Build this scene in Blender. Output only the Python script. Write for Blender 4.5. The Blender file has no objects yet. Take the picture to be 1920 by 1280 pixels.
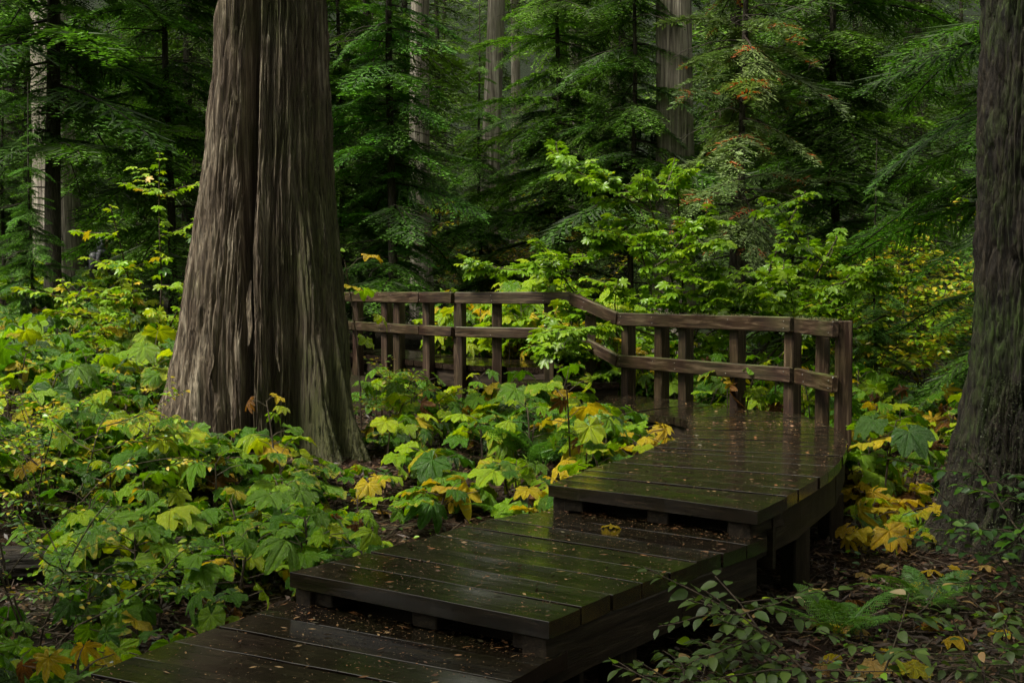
import bpy, math, random
import numpy as np
from mathutils import Matrix, Vector, Euler

random.seed(7)
RNG = np.random.default_rng(7)
scene = bpy.context.scene
COL = scene.collection
PI = math.pi

# ------------------------------------------------------------------ camera, sky, sun, exposure
EYE = 2.08
cd = bpy.data.cameras.new('camera')
cd.sensor_width = 36.0
cd.lens = 42.19
cd.clip_start = 0.05
cd.clip_end = 600
cam = bpy.data.objects.new('camera', cd)
COL.objects.link(cam)
cam.location = (0, 0, EYE)
cam.rotation_euler = (math.radians(90 - 2.367), 0, 0)
scene.camera = cam

world = bpy.data.worlds.new('World')
scene.world = world
world.use_nodes = True
wn = world.node_tree.nodes
wl = world.node_tree.links
bg = wn['Background']
sky = wn.new('ShaderNodeTexSky')
sky.sky_type = 'NISHITA'
sky.sun_disc = False
sky.sun_elevation = math.radians(58)
sky.sun_rotation = math.radians(243)
sky.air_density = 1.0
sky.dust_density = 4.0
hs = wn.new('ShaderNodeHueSaturation')          # overcast: the blue washed out of the clear-sky model
hs.inputs['Saturation'].default_value = 0.05
wl.new(sky.outputs[0], hs.inputs['Color'])
wt = wn.new('ShaderNodeMix')                     # warm white balance of the overcast light
wt.data_type = 'RGBA'
wt.blend_type = 'MULTIPLY'
wt.inputs[0].default_value = 1.0
wt.inputs[7].default_value = (1.0, 0.97, 0.84, 1)
wl.new(hs.outputs[0], wt.inputs[6])
wl.new(wt.outputs[2], bg.inputs['Color'])
bg.inputs['Strength'].default_value = 0.06

sd = bpy.data.lights.new('sun', 'SUN')
sd.energy = 1.5
sd.angle = math.radians(16)
sd.color = (1.0, 0.94, 0.80)
sun = bpy.data.objects.new('sun', sd)
COL.objects.link(sun)
sun.rotation_euler = Vector((0.50, 0.25, -0.85)).to_track_quat('-Z', 'Y').to_euler()

scene.view_settings.view_transform = 'Standard'
scene.view_settings.look = 'None'
scene.view_settings.gamma = 1.0
scene.view_settings.exposure = 2.15
scene.cycles.use_denoising = True
scene.cycles.use_adaptive_sampling = True
scene.cycles.adaptive_threshold = 0.010
scene.cycles.adaptive_min_samples = 24
scene.cycles.max_bounces = 5
scene.cycles.diffuse_bounces = 2
scene.cycles.glossy_bounces = 2
scene.cycles.transmission_bounces = 3
scene.cycles.caustics_reflective = False
scene.cycles.caustics_refractive = False
scene.cycles.sample_clamp_indirect = 4.0


# ------------------------------------------------------------------ noise and mesh helpers
def _hash(ix, iy, iz, seed):
    h = (ix.astype(np.int64) * 374761393 + iy.astype(np.int64) * 668265263 + iz.astype(np.int64) * 2147483647 + seed * 974634777)
    h = (h ^ (h >> 13)) * 1274126177
    h = h ^ (h >> 16)
    return (h & 0xFFFF).astype(np.float64) / 65535.0


def vnoise(x, y, z, seed=0):
    x, y, z = np.broadcast_arrays(np.asarray(x, float), np.asarray(y, float), np.asarray(z, float))
    ix, iy, iz = np.floor(x), np.floor(y), np.floor(z)
    fx, fy, fz = x - ix, y - iy, z - iz
    fx, fy, fz = [f * f * (3 - 2 * f) for f in (fx, fy, fz)]
    r = 0
    for a in (0, 1):
        for b in (0, 1):
            for c in (0, 1):
                w = (fx if a else 1 - fx) * (fy if b else 1 - fy) * (fz if c else 1 - fz)
                r = r + w * _hash(ix + a, iy + b, iz + c, seed)
    return r * 2 - 1


def fbm(x, y, z, seed=0, octv=3, lac=2.0, gain=0.5):
    r, a, n = 0, 1.0, 0.0
    for k in range(octv):
        r = r + a * vnoise(x * lac**k, y * lac**k, z * lac**k, seed + 17 * k)
        n += a
        a *= gain
    return r / n


def smooth01(t):
    t = np.clip(t, 0, 1)
    return t * t * (3 - 2 * t)


def make_mesh(name, V, F, mats, col=None, smooth=False, midx=None):
    """F: list of (n,k) integer arrays."""
    if not isinstance(F, (list, tuple)):
        F = [F]
    F = [np.asarray(f, dtype=np.int32) for f in F if len(f)]
    me = bpy.data.meshes.new(name)
    V = np.ascontiguousarray(V, dtype=np.float32)
    loops = np.concatenate([f.ravel() for f in F])
    tot = np.concatenate([np.full(len(f), f.shape[1], np.int32) for f in F])
    start = np.concatenate([[0], np.cumsum(tot)[:-1]]).astype(np.int32)
    me.vertices.add(len(V))
    me.vertices.foreach_set('co', V.ravel())
    me.loops.add(len(loops))
    me.loops.foreach_set('vertex_index', loops)
    me.polygons.add(len(tot))
    me.polygons.foreach_set('loop_start', start)
    me.polygons.foreach_set('loop_total', tot)
    if smooth:
        me.polygons.foreach_set('use_smooth', np.ones(len(tot), dtype=bool))
    else:
        me.polygons.foreach_set('use_smooth', np.zeros(len(tot), dtype=bool))
    for m in (mats if isinstance(mats, (list, tuple)) else [mats]):
        me.materials.append(m)
    if midx is not None:
        me.polygons.foreach_set('material_index', np.asarray(midx, np.int32))
    if col is not None:
        a = me.attributes.new('Col', 'FLOAT_COLOR', 'POINT')
        c = np.ones((len(V), 4), np.float32)
        c[:, :col.shape[1]] = col
        a.data.foreach_set('color', c.ravel())
    me.update(calc_edges=True)
    return me


def link(name, me, parent=None, matrix=None, loc=None):
    o = bpy.data.objects.new(name, me)
    COL.objects.link(o)
    if parent is not None:
        o.parent = parent
    if matrix is not None:
        o.matrix_basis = matrix
    elif loc is not None:
        o.location = loc
    return o


def tag(o, label=None, cat=None, group=None, kind=None):
    if label:
        o['label'] = label
    if cat:
        o['category'] = cat
    if group:
        o['group'] = group
    if kind:
        o['kind'] = kind
    return o


def thing(name, label, cat, loc=(0, 0, 0), group=None, rz=0.0, s=1.0):
    o = bpy.data.objects.new(name, None)
    o.empty_display_size = 0.1
    COL.objects.link(o)
    o.location = loc
    o.rotation_euler = (0, 0, rz)
    o.scale = (s, s, s)
    return tag(o, label, cat, group)


def tube(pts, rad, n=6):
    pts = np.asarray(pts, float)
    m = len(pts)
    rad = np.broadcast_to(np.asarray(rad, float), (m,))
    tan = np.gradient(pts, axis=0)
    tan /= np.linalg.norm(tan, axis=1, keepdims=True) + 1e-9
    ref = np.array([0, 0, 1.0]) if abs(tan[0, 2]) < 0.9 else np.array([1.0, 0, 0])
    V = []
    for i in range(m):
        u = np.cross(tan[i], ref)
        u /= np.linalg.norm(u) + 1e-9
        w = np.cross(tan[i], u)
        a = np.arange(n) * 2 * PI / n
        V.append(pts[i] + rad[i] * (np.cos(a)[:, None] * u + np.sin(a)[:, None] * w))
        ref = -w if abs(np.dot(w, ref)) > 0.01 else ref
        ref = np.cross(u, tan[i])
    V = np.concatenate(V)
    i = np.arange(m - 1)[:, None] * n
    j = np.arange(n)[None, :]
    jn = (j + 1) % n
    F = np.stack([i + j, i + jn, i + n + jn, i + n + j], -1).reshape(-1, 4)
    return V, F


class Acc:
    """collects pieces of one mesh"""
    def __init__(self):
        self.V, self.F3, self.F4, self.C, self.n = [], [], [], [], 0

    def add(self, V, F, col=None):
        F = np.asarray(F)
        (self.F3 if F.shape[1] == 3 else self.F4).append(F + self.n)
        self.V.append(V)
        c = np.ones((len(V), 3)) * 0.5 if col is None else np.broadcast_to(np.asarray(col, float), (len(V), 3))
        self.C.append(c)
        self.n += len(V)

    def mesh(self, name, mats, smooth=False):
        F = [np.concatenate(f) for f in (self.F3, self.F4) if f]
        return make_mesh(name, np.concatenate(self.V), F, mats, np.concatenate(self.C), smooth)


def frames(dirs, ups):
    """rotation matrices (N,3,3) whose columns are x=dir, y, z~up"""
    x = dirs / (np.linalg.norm(dirs, axis=1, keepdims=True) + 1e-9)
    y = np.cross(ups, x)
    y /= np.linalg.norm(y, axis=1, keepdims=True) + 1e-9
    z = np.cross(x, y)
    return np.stack([x, y, z], -1)


def merge_instances(tV, tF, R, T, S):
    """template repeated N times; returns V, F"""
    N = len(T)
    V = np.einsum('nij,vj->nvi', R * S[:, None, None], tV) + T[:, None, :]
    F = tF[None] + (np.arange(N) * len(tV))[:, None, None]
    return V.reshape(-1, 3), F.reshape(-1, tF.shape[1])


# ------------------------------------------------------------------ materials
def new_mat(name):
    m = bpy.data.materials.new(name)
    m.use_nodes = True
    nt = m.node_tree
    return m, nt, nt.nodes, nt.links, nt.nodes['Principled BSDF']


def nnoise(N, L, coord, scale, detail=4, rough=0.55, dist=0.0, mapping=None):
    t = N.new('ShaderNodeTexNoise')
    t.inputs['Scale'].default_value = scale
    t.inputs['Detail'].default_value = detail
    t.inputs['Roughness'].default_value = rough
    t.inputs['Distortion'].default_value = dist
    if mapping is not None:
        mp = N.new('ShaderNodeMapping')
        mp.inputs['Scale'].default_value = mapping
        L.new(coord, mp.inputs['Vector'])
        L.new(mp.outputs[0], t.inputs['Vector'])
    else:
        L.new(coord, t.inputs['Vector'])
    return t.outputs['Fac']


def ramp(N, L, fac, stops):
    r = N.new('ShaderNodeValToRGB')
    while len(r.color_ramp.elements) < len(stops):
        r.color_ramp.elements.new(0.5)
    for e, (p, c) in zip(r.color_ramp.elements, stops):
        e.position = p
        e.color = (c[0], c[1], c[2], 1) if not isinstance(c, (int, float)) else (c, c, c, 1)
    L.new(fac, r.inputs['Fac'])
    return r.outputs['Color']


def mix(N, L, fac, a, b, mode='MIX'):
    m = N.new('ShaderNodeMix')
    m.data_type = 'RGBA'
    m.blend_type = mode
    for sock, v in ((m.inputs[0], fac), (m.inputs[6], a), (m.inputs[7], b)):
        if isinstance(v, (int, float)):
            sock.default_value = v
        elif isinstance(v, (tuple, list)):
            sock.default_value = (v[0], v[1], v[2], 1)
        else:
            L.new(v, sock)
    return m.outputs[2]


def math_node(N, L, op, a, b=None, clamp=False):
    m = N.new('ShaderNodeMath')
    m.operation = op
    m.use_clamp = clamp
    for k, v in enumerate((a, b)):
        if v is None:
            continue
        if isinstance(v, (int, float)):
            m.inputs[k].default_value = v
        else:
            L.new(v, m.inputs[k])
    return m.outputs[0]


def bump(N, L, height, strength, dist, bsdf):
    b = N.new('ShaderNodeBump')
    b.inputs['Strength'].default_value = strength
    b.inputs['Distance'].default_value = dist
    L.new(height, b.inputs['Height'])
    L.new(b.outputs[0], bsdf.inputs['Normal'])


def up_mask(N, L, lo=0.3, hi=0.9):
    g = N.new('ShaderNodeNewGeometry')
    s = N.new('ShaderNodeSeparateXYZ')
    L.new(g.outputs['Normal'], s.inputs[0])
    mr = N.new('ShaderNodeMapRange')
    mr.inputs[1].default_value = lo
    mr.inputs[2].default_value = hi
    L.new(s.outputs[2], mr.inputs[0])
    return mr.outputs[0]


def add_translucent(nt, bsdf, color_socket, fac, tint=(1, 1, 1)):
    N, L = nt.nodes, nt.links
    out = [n for n in N if n.type == 'OUTPUT_MATERIAL'][0]
    tr = N.new('ShaderNodeBsdfTranslucent')
    L.new(mix(N, L, 1.0, color_socket, tint, 'MULTIPLY'), tr.inputs['Color'])
    ms = N.new('ShaderNodeMixShader')
    ms.inputs[0].default_value = fac
    L.new(bsdf.outputs[0], ms.inputs[1])
    L.new(tr.outputs[0], ms.inputs[2])
    L.new(ms.outputs[0], out.inputs['Surface'])


def mat_big_leaf():
    m, nt, N, L, B = new_mat('broad_leaf')
    oi = N.new('ShaderNodeObjectInfo')
    tc = N.new('ShaderNodeTexCoord')
    at = N.new('ShaderNodeAttribute')
    at.attribute_name = 'Col'
    sep = N.new('ShaderNodeSeparateColor')
    L.new(at.outputs['Color'], sep.inputs[0])
    off = N.new('ShaderNodeVectorMath')
    off.operation = 'ADD'
    L.new(tc.outputs['Object'], off.inputs[0])
    L.new(oi.outputs['Location'], off.inputs[1])
    n1 = nnoise(N, L, off.outputs[0], 9.0, 4)
    n2 = nnoise(N, L, off.outputs[0], 34.0, 3)
    c = oi.outputs['Color']
    c = mix(N, L, ramp(N, L, n1, [(0.35, 0.0), (0.7, 0.55)]), c, mix(N, L, 1.0, c, (1.5, 1.25, 0.55), 'MULTIPLY'))
    # yellowing and browning towards the margin of some leaves
    edge = math_node(N, L, 'MULTIPLY', sep.outputs[1], n1)
    edge = math_node(N, L, 'MULTIPLY', edge, math_node(N, L, 'MULTIPLY', oi.outputs['Random'], 1.12))
    c = mix(N, L, ramp(N, L, edge, [(0.38, 0.0), (0.6, 0.85)]), c, (0.36, 0.31, 0.02))
    c = mix(N, L, ramp(N, L, edge, [(0.62, 0.0), (0.72, 0.8)]), c, (0.09, 0.045, 0.015))
    spot = ramp(N, L, n2, [(0.66, 0.0), (0.72, 0.7)])
    c = mix(N, L, math_node(N, L, 'MULTIPLY', spot, math_node(N, L, 'POWER', oi.outputs['Random'], 2.0)), c, (0.07, 0.04, 0.015))
    c = mix(N, L, math_node(N, L, 'MULTIPLY', sep.outputs[0], 0.35), c, mix(N, L, 1.0, c, (1.9, 1.6, 1.3), 'MULTIPLY'))
    L.new(c, B.inputs['Base Color'])
    L.new(ramp(N, L, n1, [(0.3, 0.12), (0.7, 0.36)]), B.inputs['Roughness'])
    B.inputs['Specular IOR Level'].default_value = 0.45
    hgt = math_node(N, L, 'SUBTRACT', n2, math_node(N, L, 'MULTIPLY', sep.outputs[0], 0.6))
    bump(N, L, hgt, 1.0, 0.02, B)
    add_translucent(nt, B, c, 0.38, (1.25, 1.2, 0.6))
    return m


def mat_leaf_attr(name, rough=0.35, trans=0.35, objtint=False, tint=(1.2, 1.15, 0.6)):
    m, nt, N, L, B = new_mat(name)
    at = N.new('ShaderNodeAttribute')
    at.attribute_name = 'Col'
    c = at.outputs['Color']
    oi = N.new('ShaderNodeObjectInfo')
    if objtint:
        c = mix(N, L, 1.0, c, oi.outputs['Color'], 'MULTIPLY')
    L.new(c, B.inputs['Base Color'])
    B.inputs['Roughness'].default_value = rough
    add_translucent(nt, B, c, trans, tint)
    return m


def mat_obj_leaf(name, rough=0.32):
    m, nt, N, L, B = new_mat(name)
    oi = N.new('ShaderNodeObjectInfo')
    tc = N.new('ShaderNodeTexCoord')
    n1 = nnoise(N, L, tc.outputs['Object'], 40, 3)
    c = mix(N, L, ramp(N, L, n1, [(0.4, 0.0), (0.75, 0.6)]), oi.outputs['Color'], mix(N, L, 1.0, oi.outputs['Color'], (1.4, 1.1, 0.6), 'MULTIPLY'))
    L.new(c, B.inputs['Base Color'])
    B.inputs['Roughness'].default_value = rough
    add_translucent(nt, B, c, 0.36, (1.2, 1.15, 0.6))
    return m


def mat_bark(name, c1, c2, c3, moss, mossamt, vscale=(7, 7, 0.6), bumpd=0.03, rough=0.85, fine=5.0, side=0.0):
    m, nt, N, L, B = new_mat(name)
    tc = N.new('ShaderNodeTexCoord')
    P = tc.outputs['Object']
    strip = nnoise(N, L, P, 1.0, 6, 0.62, 0.6, mapping=vscale)
    fibre = nnoise(N, L, P, 1.0, 5, 0.6, 0.3, mapping=(vscale[0] * fine, vscale[1] * fine, vscale[2] * 3.2))
    blot = nnoise(N, L, P, 1.1, 4)
    c = ramp(N, L, strip, [(0.30, c1), (0.5, c2), (0.68, c3)])
    fcol = ramp(N, L, fibre, [(0.36, (0.16, 0.14, 0.13)), (0.64, (1.75, 1.75, 1.72))])
    mk = math_node(N, L, 'ADD', math_node(N, L, 'MULTIPLY', blot, 0.7), math_node(N, L, 'MULTIPLY', fibre, 0.35))
    if side:                      # moss tint increases towards the right flank
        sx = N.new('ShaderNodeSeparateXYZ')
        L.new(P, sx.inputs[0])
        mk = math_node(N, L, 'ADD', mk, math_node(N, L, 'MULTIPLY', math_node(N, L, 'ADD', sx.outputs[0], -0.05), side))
    lich = nnoise(N, L, P, 26, 5, 0.7)
    c = mix(N, L, ramp(N, L, lich, [(0.60, 0.0), (0.70, 0.45)]), c, mix(N, L, 1.0, c, (1.9, 2.0, 1.7), 'MULTIPLY'))
    mo = ramp(N, L, mk, [(0.50, 0.0), (0.66, mossamt)])
    c = mix(N, L, 0.75, mix(N, L, mo, c, moss), fcol, 'MULTIPLY')
    L.new(c, B.inputs['Base Color'])
    B.inputs['Roughness'].default_value = rough
    B.inputs['Specular IOR Level'].default_value = 0.3
    h = math_node(N, L, 'ADD', math_node(N, L, 'MULTIPLY', strip, 1.0), math_node(N, L, 'MULTIPLY', fibre, 0.6))
    bump(N, L, h, 1.0, bumpd, B)
    return m


def mat_wood(name, dark, mid, light, moss, mossamt, r0, r1, axis_scale=(2.0, 26, 26), bumpd=0.004, wet=False, spec=0.5):
    """grain runs along the object's local x"""
    m, nt, N, L, B = new_mat(name)
    tc = N.new('ShaderNodeTexCoord')
    oi = N.new('ShaderNodeObjectInfo')
    off = N.new('ShaderNodeVectorMath')
    off.operation = 'MULTIPLY_ADD'
    L.new(oi.outputs['Random'], off.inputs[0])
    off.inputs[1].default_value = (37.0, 19.0, 7.0)
    L.new(tc.outputs['Object'], off.inputs[2])
    P = off.outputs[0]
    grain = nnoise(N, L, P, 1.0, 6, 0.65, 0.8, mapping=axis_scale)
    blot = nnoise(N, L, P, 2.3, 5, 0.6)
    c = ramp(N, L, grain, [(0.34, dark), (0.52, mid), (0.68, light)])
    c = mix(N, L, ramp(N, L, oi.outputs['Random'], [(0.0, 0.0), (1.0, 0.45)]), c, mix(N, L, 1.0, c, (0.55, 0.5, 0.48), 'MULTIPLY'))
    big = nnoise(N, L, P, 1.4, 4, 0.6)
    mf = math_node(N, L, 'MULTIPLY', ramp(N, L, math_node(N, L, 'ADD', math_node(N, L, 'MULTIPLY', blot, 0.6), math_node(N, L, 'MULTIPLY', grain, 0.4)), [(0.42, 0.0), (0.62, 1.0)]), mossamt)
    mf = math_node(N, L, 'MULTIPLY', mf, up_mask(N, L, -0.2, 0.8))
    c = mix(N, L, mf, c, moss)
    L.new(c, B.inputs['Base Color'])
    L.new(ramp(N, L, math_node(N, L, 'ADD', math_node(N, L, 'MULTIPLY', big, 0.7), math_node(N, L, 'MULTIPLY', grain, 0.3)), [(0.36, r0), (0.66, r1)]), B.inputs['Roughness'])
    B.inputs['Specular IOR Level'].default_value = spec
    if wet:
        B.inputs['Coat Weight'].default_value = 0.15
        B.inputs['Coat Roughness'].default_value = 0.10
    fine = nnoise(N, L, P, 1.0, 3, 0.6, mapping=(8, 90, 90))
    bump(N, L, math_node(N, L, 'ADD', grain, math_node(N, L, 'MULTIPLY', fine, 0.3)), 0.6, bumpd, B)
    return m


M = {}
M['leaf'] = mat_big_leaf()
M['small_leaf'] = mat_obj_leaf('small_leaf', 0.42)
M['foliage'] = mat_leaf_attr('foliage', 0.35, 0.36)
M['needle'] = mat_leaf_attr('needle', 0.65, 0.30, objtint=True, tint=(1.1, 1.2, 0.7))
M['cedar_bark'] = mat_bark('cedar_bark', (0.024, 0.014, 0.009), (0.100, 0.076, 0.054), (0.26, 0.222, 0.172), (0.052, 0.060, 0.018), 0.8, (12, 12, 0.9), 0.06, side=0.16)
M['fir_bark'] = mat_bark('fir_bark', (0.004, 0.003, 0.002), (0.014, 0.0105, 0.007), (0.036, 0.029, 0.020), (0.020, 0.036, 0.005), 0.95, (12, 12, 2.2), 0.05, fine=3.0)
M['grey_bark'] = mat_bark('grey_bark', (0.07, 0.06, 0.05), (0.21, 0.185, 0.155), (0.40, 0.365, 0.32), (0.09, 0.10, 0.05), 0.6, (8, 8, 0.35), 0.03)
M['dark_bark'] = mat_bark('dark_bark', (0.010, 0.008, 0.006), (0.03, 0.024, 0.018), (0.06, 0.05, 0.04), (0.03, 0.04, 0.015), 0.5, (20, 20, 3), 0.01)
M['twig'] = mat_bark('twig', (0.02, 0.014, 0.01), (0.05, 0.036, 0.026), (0.09, 0.07, 0.05), (0.05, 0.06, 0.02), 0.5, (30, 30, 8), 0.002)
M['deck_wood'] = mat_wood('deck_wood', (0.006, 0.004, 0.003), (0.016, 0.011, 0.008), (0.036, 0.025, 0.018), (0.022, 0.024, 0.009), 0.45, 0.05, 0.18, bumpd=0.0018, wet=True)
M['rail_wood'] = mat_wood('rail_wood', (0.009, 0.0042, 0.0027), (0.030, 0.0135, 0.008), (0.115, 0.075, 0.052), (0.06, 0.075, 0.015), 0.95, 0.42, 0.7, bumpd=0.006, spec=0.35)
M['beam_wood'] = mat_wood('beam_wood', (0.008, 0.005, 0.003), (0.024, 0.016, 0.011), (0.055, 0.040, 0.027), (0.03, 0.034, 0.012), 0.5, 0.5, 0.8, bumpd=0.008, spec=0.25)


def mat_ground():
    m, nt, N, L, B = new_mat('forest_floor')
    tc = N.new('ShaderNodeTexCoord')
    P = tc.outputs['Object']
    a = nnoise(N, L, P, 7.0, 8, 0.7)
    b = nnoise(N, L, P, 60.0, 4, 0.7)
    d = nnoise(N, L, P, 0.5, 4)
    c = ramp(N, L, a, [(0.3, (0.006, 0.0035, 0.0025)), (0.5, (0.018, 0.010, 0.006)), (0.7, (0.040, 0.022, 0.012))])
    c = mix(N, L, 0.6, c, ramp(N, L, b, [(0.3, (0.4, 0.4, 0.4)), (0.7, (1.7, 1.6, 1.5))]), 'MULTIPLY')
    c = mix(N, L, ramp(N, L, d, [(0.52, 0.0), (0.7, 0.6)]), c, (0.022, 0.034, 0.008))
    vl = N.new('ShaderNodeVectorMath')
    vl.operation = 'LENGTH'
    L.new(P, vl.inputs[0])
    mr = N.new('ShaderNodeMapRange')
    mr.inputs[1].default_value = 24
    mr.inputs[2].default_value = 45
    L.new(vl.outputs['Value'], mr.inputs[0])
    under = ramp(N, L, nnoise(N, L, P, 3.0, 8, 0.75), [(0.3, (0.002, 0.004, 0.0015)), (0.6, (0.006, 0.012, 0.003)), (0.75, (0.014, 0.018, 0.004))])
    c = mix(N, L, mr.outputs[0], c, under)      # undergrowth on the far slopes
    L.new(c, B.inputs['Base Color'])
    B.inputs['Roughness'].default_value = 0.85
    B.inputs['Specular IOR Level'].default_value = 0.12
    bump(N, L, math_node(N, L, 'ADD', a, math_node(N, L, 'MULTIPLY', b, 0.5)), 1.0, 0.05, B)
    return m


M['ground'] = mat_ground()


def flat_mat(name, colr, rough=0.6):
    m, nt, N, L, B = new_mat(name)
    tc = N.new('ShaderNodeTexCoord')
    n = nnoise(N, L, tc.outputs['Object'], 18, 4)
    L.new(mix(N, L, 0.5, colr, ramp(N, L, n, [(0.3, (0.4, 0.4, 0.4)), (0.7, (1.6, 1.6, 1.6))]), 'MULTIPLY'), B.inputs['Base Color'])
    B.inputs['Roughness'].default_value = rough
    return m


# ------------------------------------------------------------------ terrain
def ground_z(x, y):
    x = np.asarray(x, float)
    y = np.asarray(y, float)
    z = 0.40 * smooth01((y - 8) / 4.5) * smooth01((4.5 - x) / 4.0)
    z = z + 0.105 * np.maximum(0, -x - 1) * smooth01((y - 6) / 6) * smooth01((60 + x) / 30)
    z = z + 0.03 * np.maximum(0, y - 17)
    r = np.hypot(x, y - 10)
    z = z + 0.30 * np.maximum(0, r - 58)**1.05 * smooth01((r - 58) / 30)
    z = z + 0.07 * fbm(x * 0.8, y * 0.8, 0, 3, 3) + 0.025 * fbm(x * 4, y * 4, 0, 5, 2)
    return z


def gz(x, y):
    return float(ground_z(x, y))


def axis_pts(lo, hi, fl, fh, step):
    fine = np.arange(fl, fh, step)
    a, s = [fl], step
    while a[-1] > lo:
        s *= 1.13
        a.append(a[-1] - s)
    b, s = [fh], step
    while b[-1] < hi:
        s *= 1.13
        b.append(b[-1] + s)
    return np.concatenate([np.array(a[:0:-1]), fine, np.array(b)])


gx = axis_pts(-170, 170, -7, 7, 0.11)
gy = axis_pts(-150, 190, 3, 17, 0.11)
GX, GY = np.meshgrid(gx, gy)
GV = np.stack([GX, GY, ground_z(GX, GY)], -1).reshape(-1, 3)
nx, ny = len(gx), len(gy)
ii = (np.arange(ny - 1)[:, None] * nx + np.arange(nx - 1)[None]).ravel()
GF = np.stack([ii, ii + 1, ii + nx + 1, ii + nx], -1)
tag(link('ground', make_mesh('ground', GV, GF, M['ground'], smooth=True)), kind='structure')


# ------------------------------------------------------------------ timber helpers
def beam_mesh(name, length, w, h, mat, ch=0.008, seg=8, warp=0.004, seed=0, skew=None):
    """a timber along local x, from 0 to length, centred in y, top at z=0. skew: y-ends cut (list of 4 corner x offsets)"""
    c = ch
    prof = np.array([(-w / 2 + c, 0), (w / 2 - c, 0), (w / 2, -c), (w / 2, -h + c), (w / 2 - c, -h), (-w / 2 + c, -h), (-w / 2, -h + c), (-w / 2, -c)])
    k = len(prof)
    xs = np.concatenate([[0.0, c * 0.8], np.linspace(0, length, seg + 1)[1:-1], [length - c * 0.8, length]])
    V = []
    for i, x in enumerate(xs):
        s = 1.0 if 0 < i < len(xs) - 1 else (1 - 2 * c / max(w, h))
        p = prof.copy()
        p[:, 0] *= s
        p[:, 1] = (p[:, 1] + h / 2) * s - h / 2
        xx = np.full(k, x)
        V.append(np.stack([xx, p[:, 0], p[:, 1]], -1))
    V = np.concatenate(V)
    nz = np.stack([vnoise(V[:, 0] * 3 + seed * 7.3, V[:, 1] * 9, V[:, 2] * 9, s) for s in (1, 2, 3)], -1)
    V = V + warp * nz * np.array([1.0, 1.0, 0.6])
    n = len(xs)
    i = np.arange(n - 1)[:, None] * k
    j = np.arange(k)[None]
    jn = (j + 1) % k
    F = np.stack([i + j, i + k + j, i + k + jn, i + jn], -1).reshape(-1, 4)
    caps = np.array([np.arange(k), (n - 1) * k + np.arange(k)[::-1]])
    return make_mesh(name, V, [F, caps], mat)


def beam(name, p0, p1, w, h, mat, parent=None, seed=0, seg=8, warp=0.004, ch=0.008, roll=0.0):
    """timber whose TOP centre line runs p0 -> p1; w across, h deep"""
    p0, p1 = Vector(p0), Vector(p1)
    d = p1 - p0
    me = beam_mesh(name, d.length, w, h, mat, ch, seg, warp, seed)
    x = d.normalized()
    up = Vector((0, 0, 1)) if abs(x.z) < 0.9 else Vector((0, -1, 0))
    y = up.cross(x).normalized()
    z = x.cross(y)
    mt = Matrix((x, y, z)).transposed().to_4x4()
    mt = Matrix.Translation(p0) @ mt @ Matrix.Rotation(roll, 4, 'X')
    return link(name, me, parent, mt)


def post(name, x, y, z0, z1, s, mat, parent, rz=0.0, seed=0):
    me = beam_mesh(name, z1 - z0, s, s, mat, 0.010, 6, 0.006, seed)
    mt = Matrix.Translation((x, y, z0)) @ Matrix.Rotation(rz, 4, 'Z') @ Matrix(((0, 0, -1, 0), (0, 1, 0, 0), (1, 0, 0, 0), (0, 0, 0, 1)))
    mt = mt @ Matrix.Translation((0, 0, s / 2))
    return link(name, me, parent, mt)


def polyline(pts):
    pts = np.asarray(pts, float)
    d = np.concatenate([[0], np.cumsum(np.linalg.norm(np.diff(pts, axis=0), axis=1))])
    return pts, d


def plank_mesh(a, b, c, d, th, seed):
    """plank with top corners a (left near), b (right near), c (right far), d (left far); local frame at a, x along a->b"""
    rnd = random.Random(seed)
    a, b, c, d = [np.array(p, float) for p in (a, b, c, d)]
    ex = (b - a) / np.linalg.norm(b - a)
    ey = np.array([-ex[1], ex[0]])
    loc = [np.array([np.dot(p - a, ex), np.dot(p - a, ey)]) for p in (a, b, c, d)]
    A, Bq, Cq, D = loc
    seg = 12
    V = []
    chm = 0.0012
    for i in range(seg + 1):
        t = i / seg
        near = A + (Bq - A) * t
        far = D + (Cq - D) * t
        wv = far - near
        wl = np.linalg.norm(wv)
        wv = wv / wl
        n1 = 0.007 * vnoise(t * 7 + seed, 0.3, 0, 4)
        n2 = 0.007 * vnoise(t * 5 + seed, 7.3, 0, 4)
        cup = -0.0025
        z = 0.005 * vnoise(t * 2 + seed * 3.1, 1.1, 0, 9)
        ee = 0.0 if 0 < i < seg else chm
        prof = [(n1 + 0.0, -chm - ee * .6), (n1 + chm, -ee * .6), (wl * .33, cup - ee * .6), (wl * .67, cup - ee * .6), (wl - chm - n2, -ee * .6), (wl - n2, -chm - ee * .6), (wl - n2, -th), (n1, -th)]
        for u, zz in prof:
            p = near + wv * u
            V.append((p[0], p[1], zz + (z if zz > -th * .9 else 0)))
    V = np.array(V)
    k = 8
    i = np.arange(seg)[:, None] * k
    j = np.arange(k)[None]
    jn = (j + 1) % k
    F = np.stack([i + j, i + k + j, i + k + jn, i + jn], -1).reshape(-1, 4)
    caps = np.array([np.arange(k), seg * k + np.arange(k)[::-1]])
    return V, F, caps, ex


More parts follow.
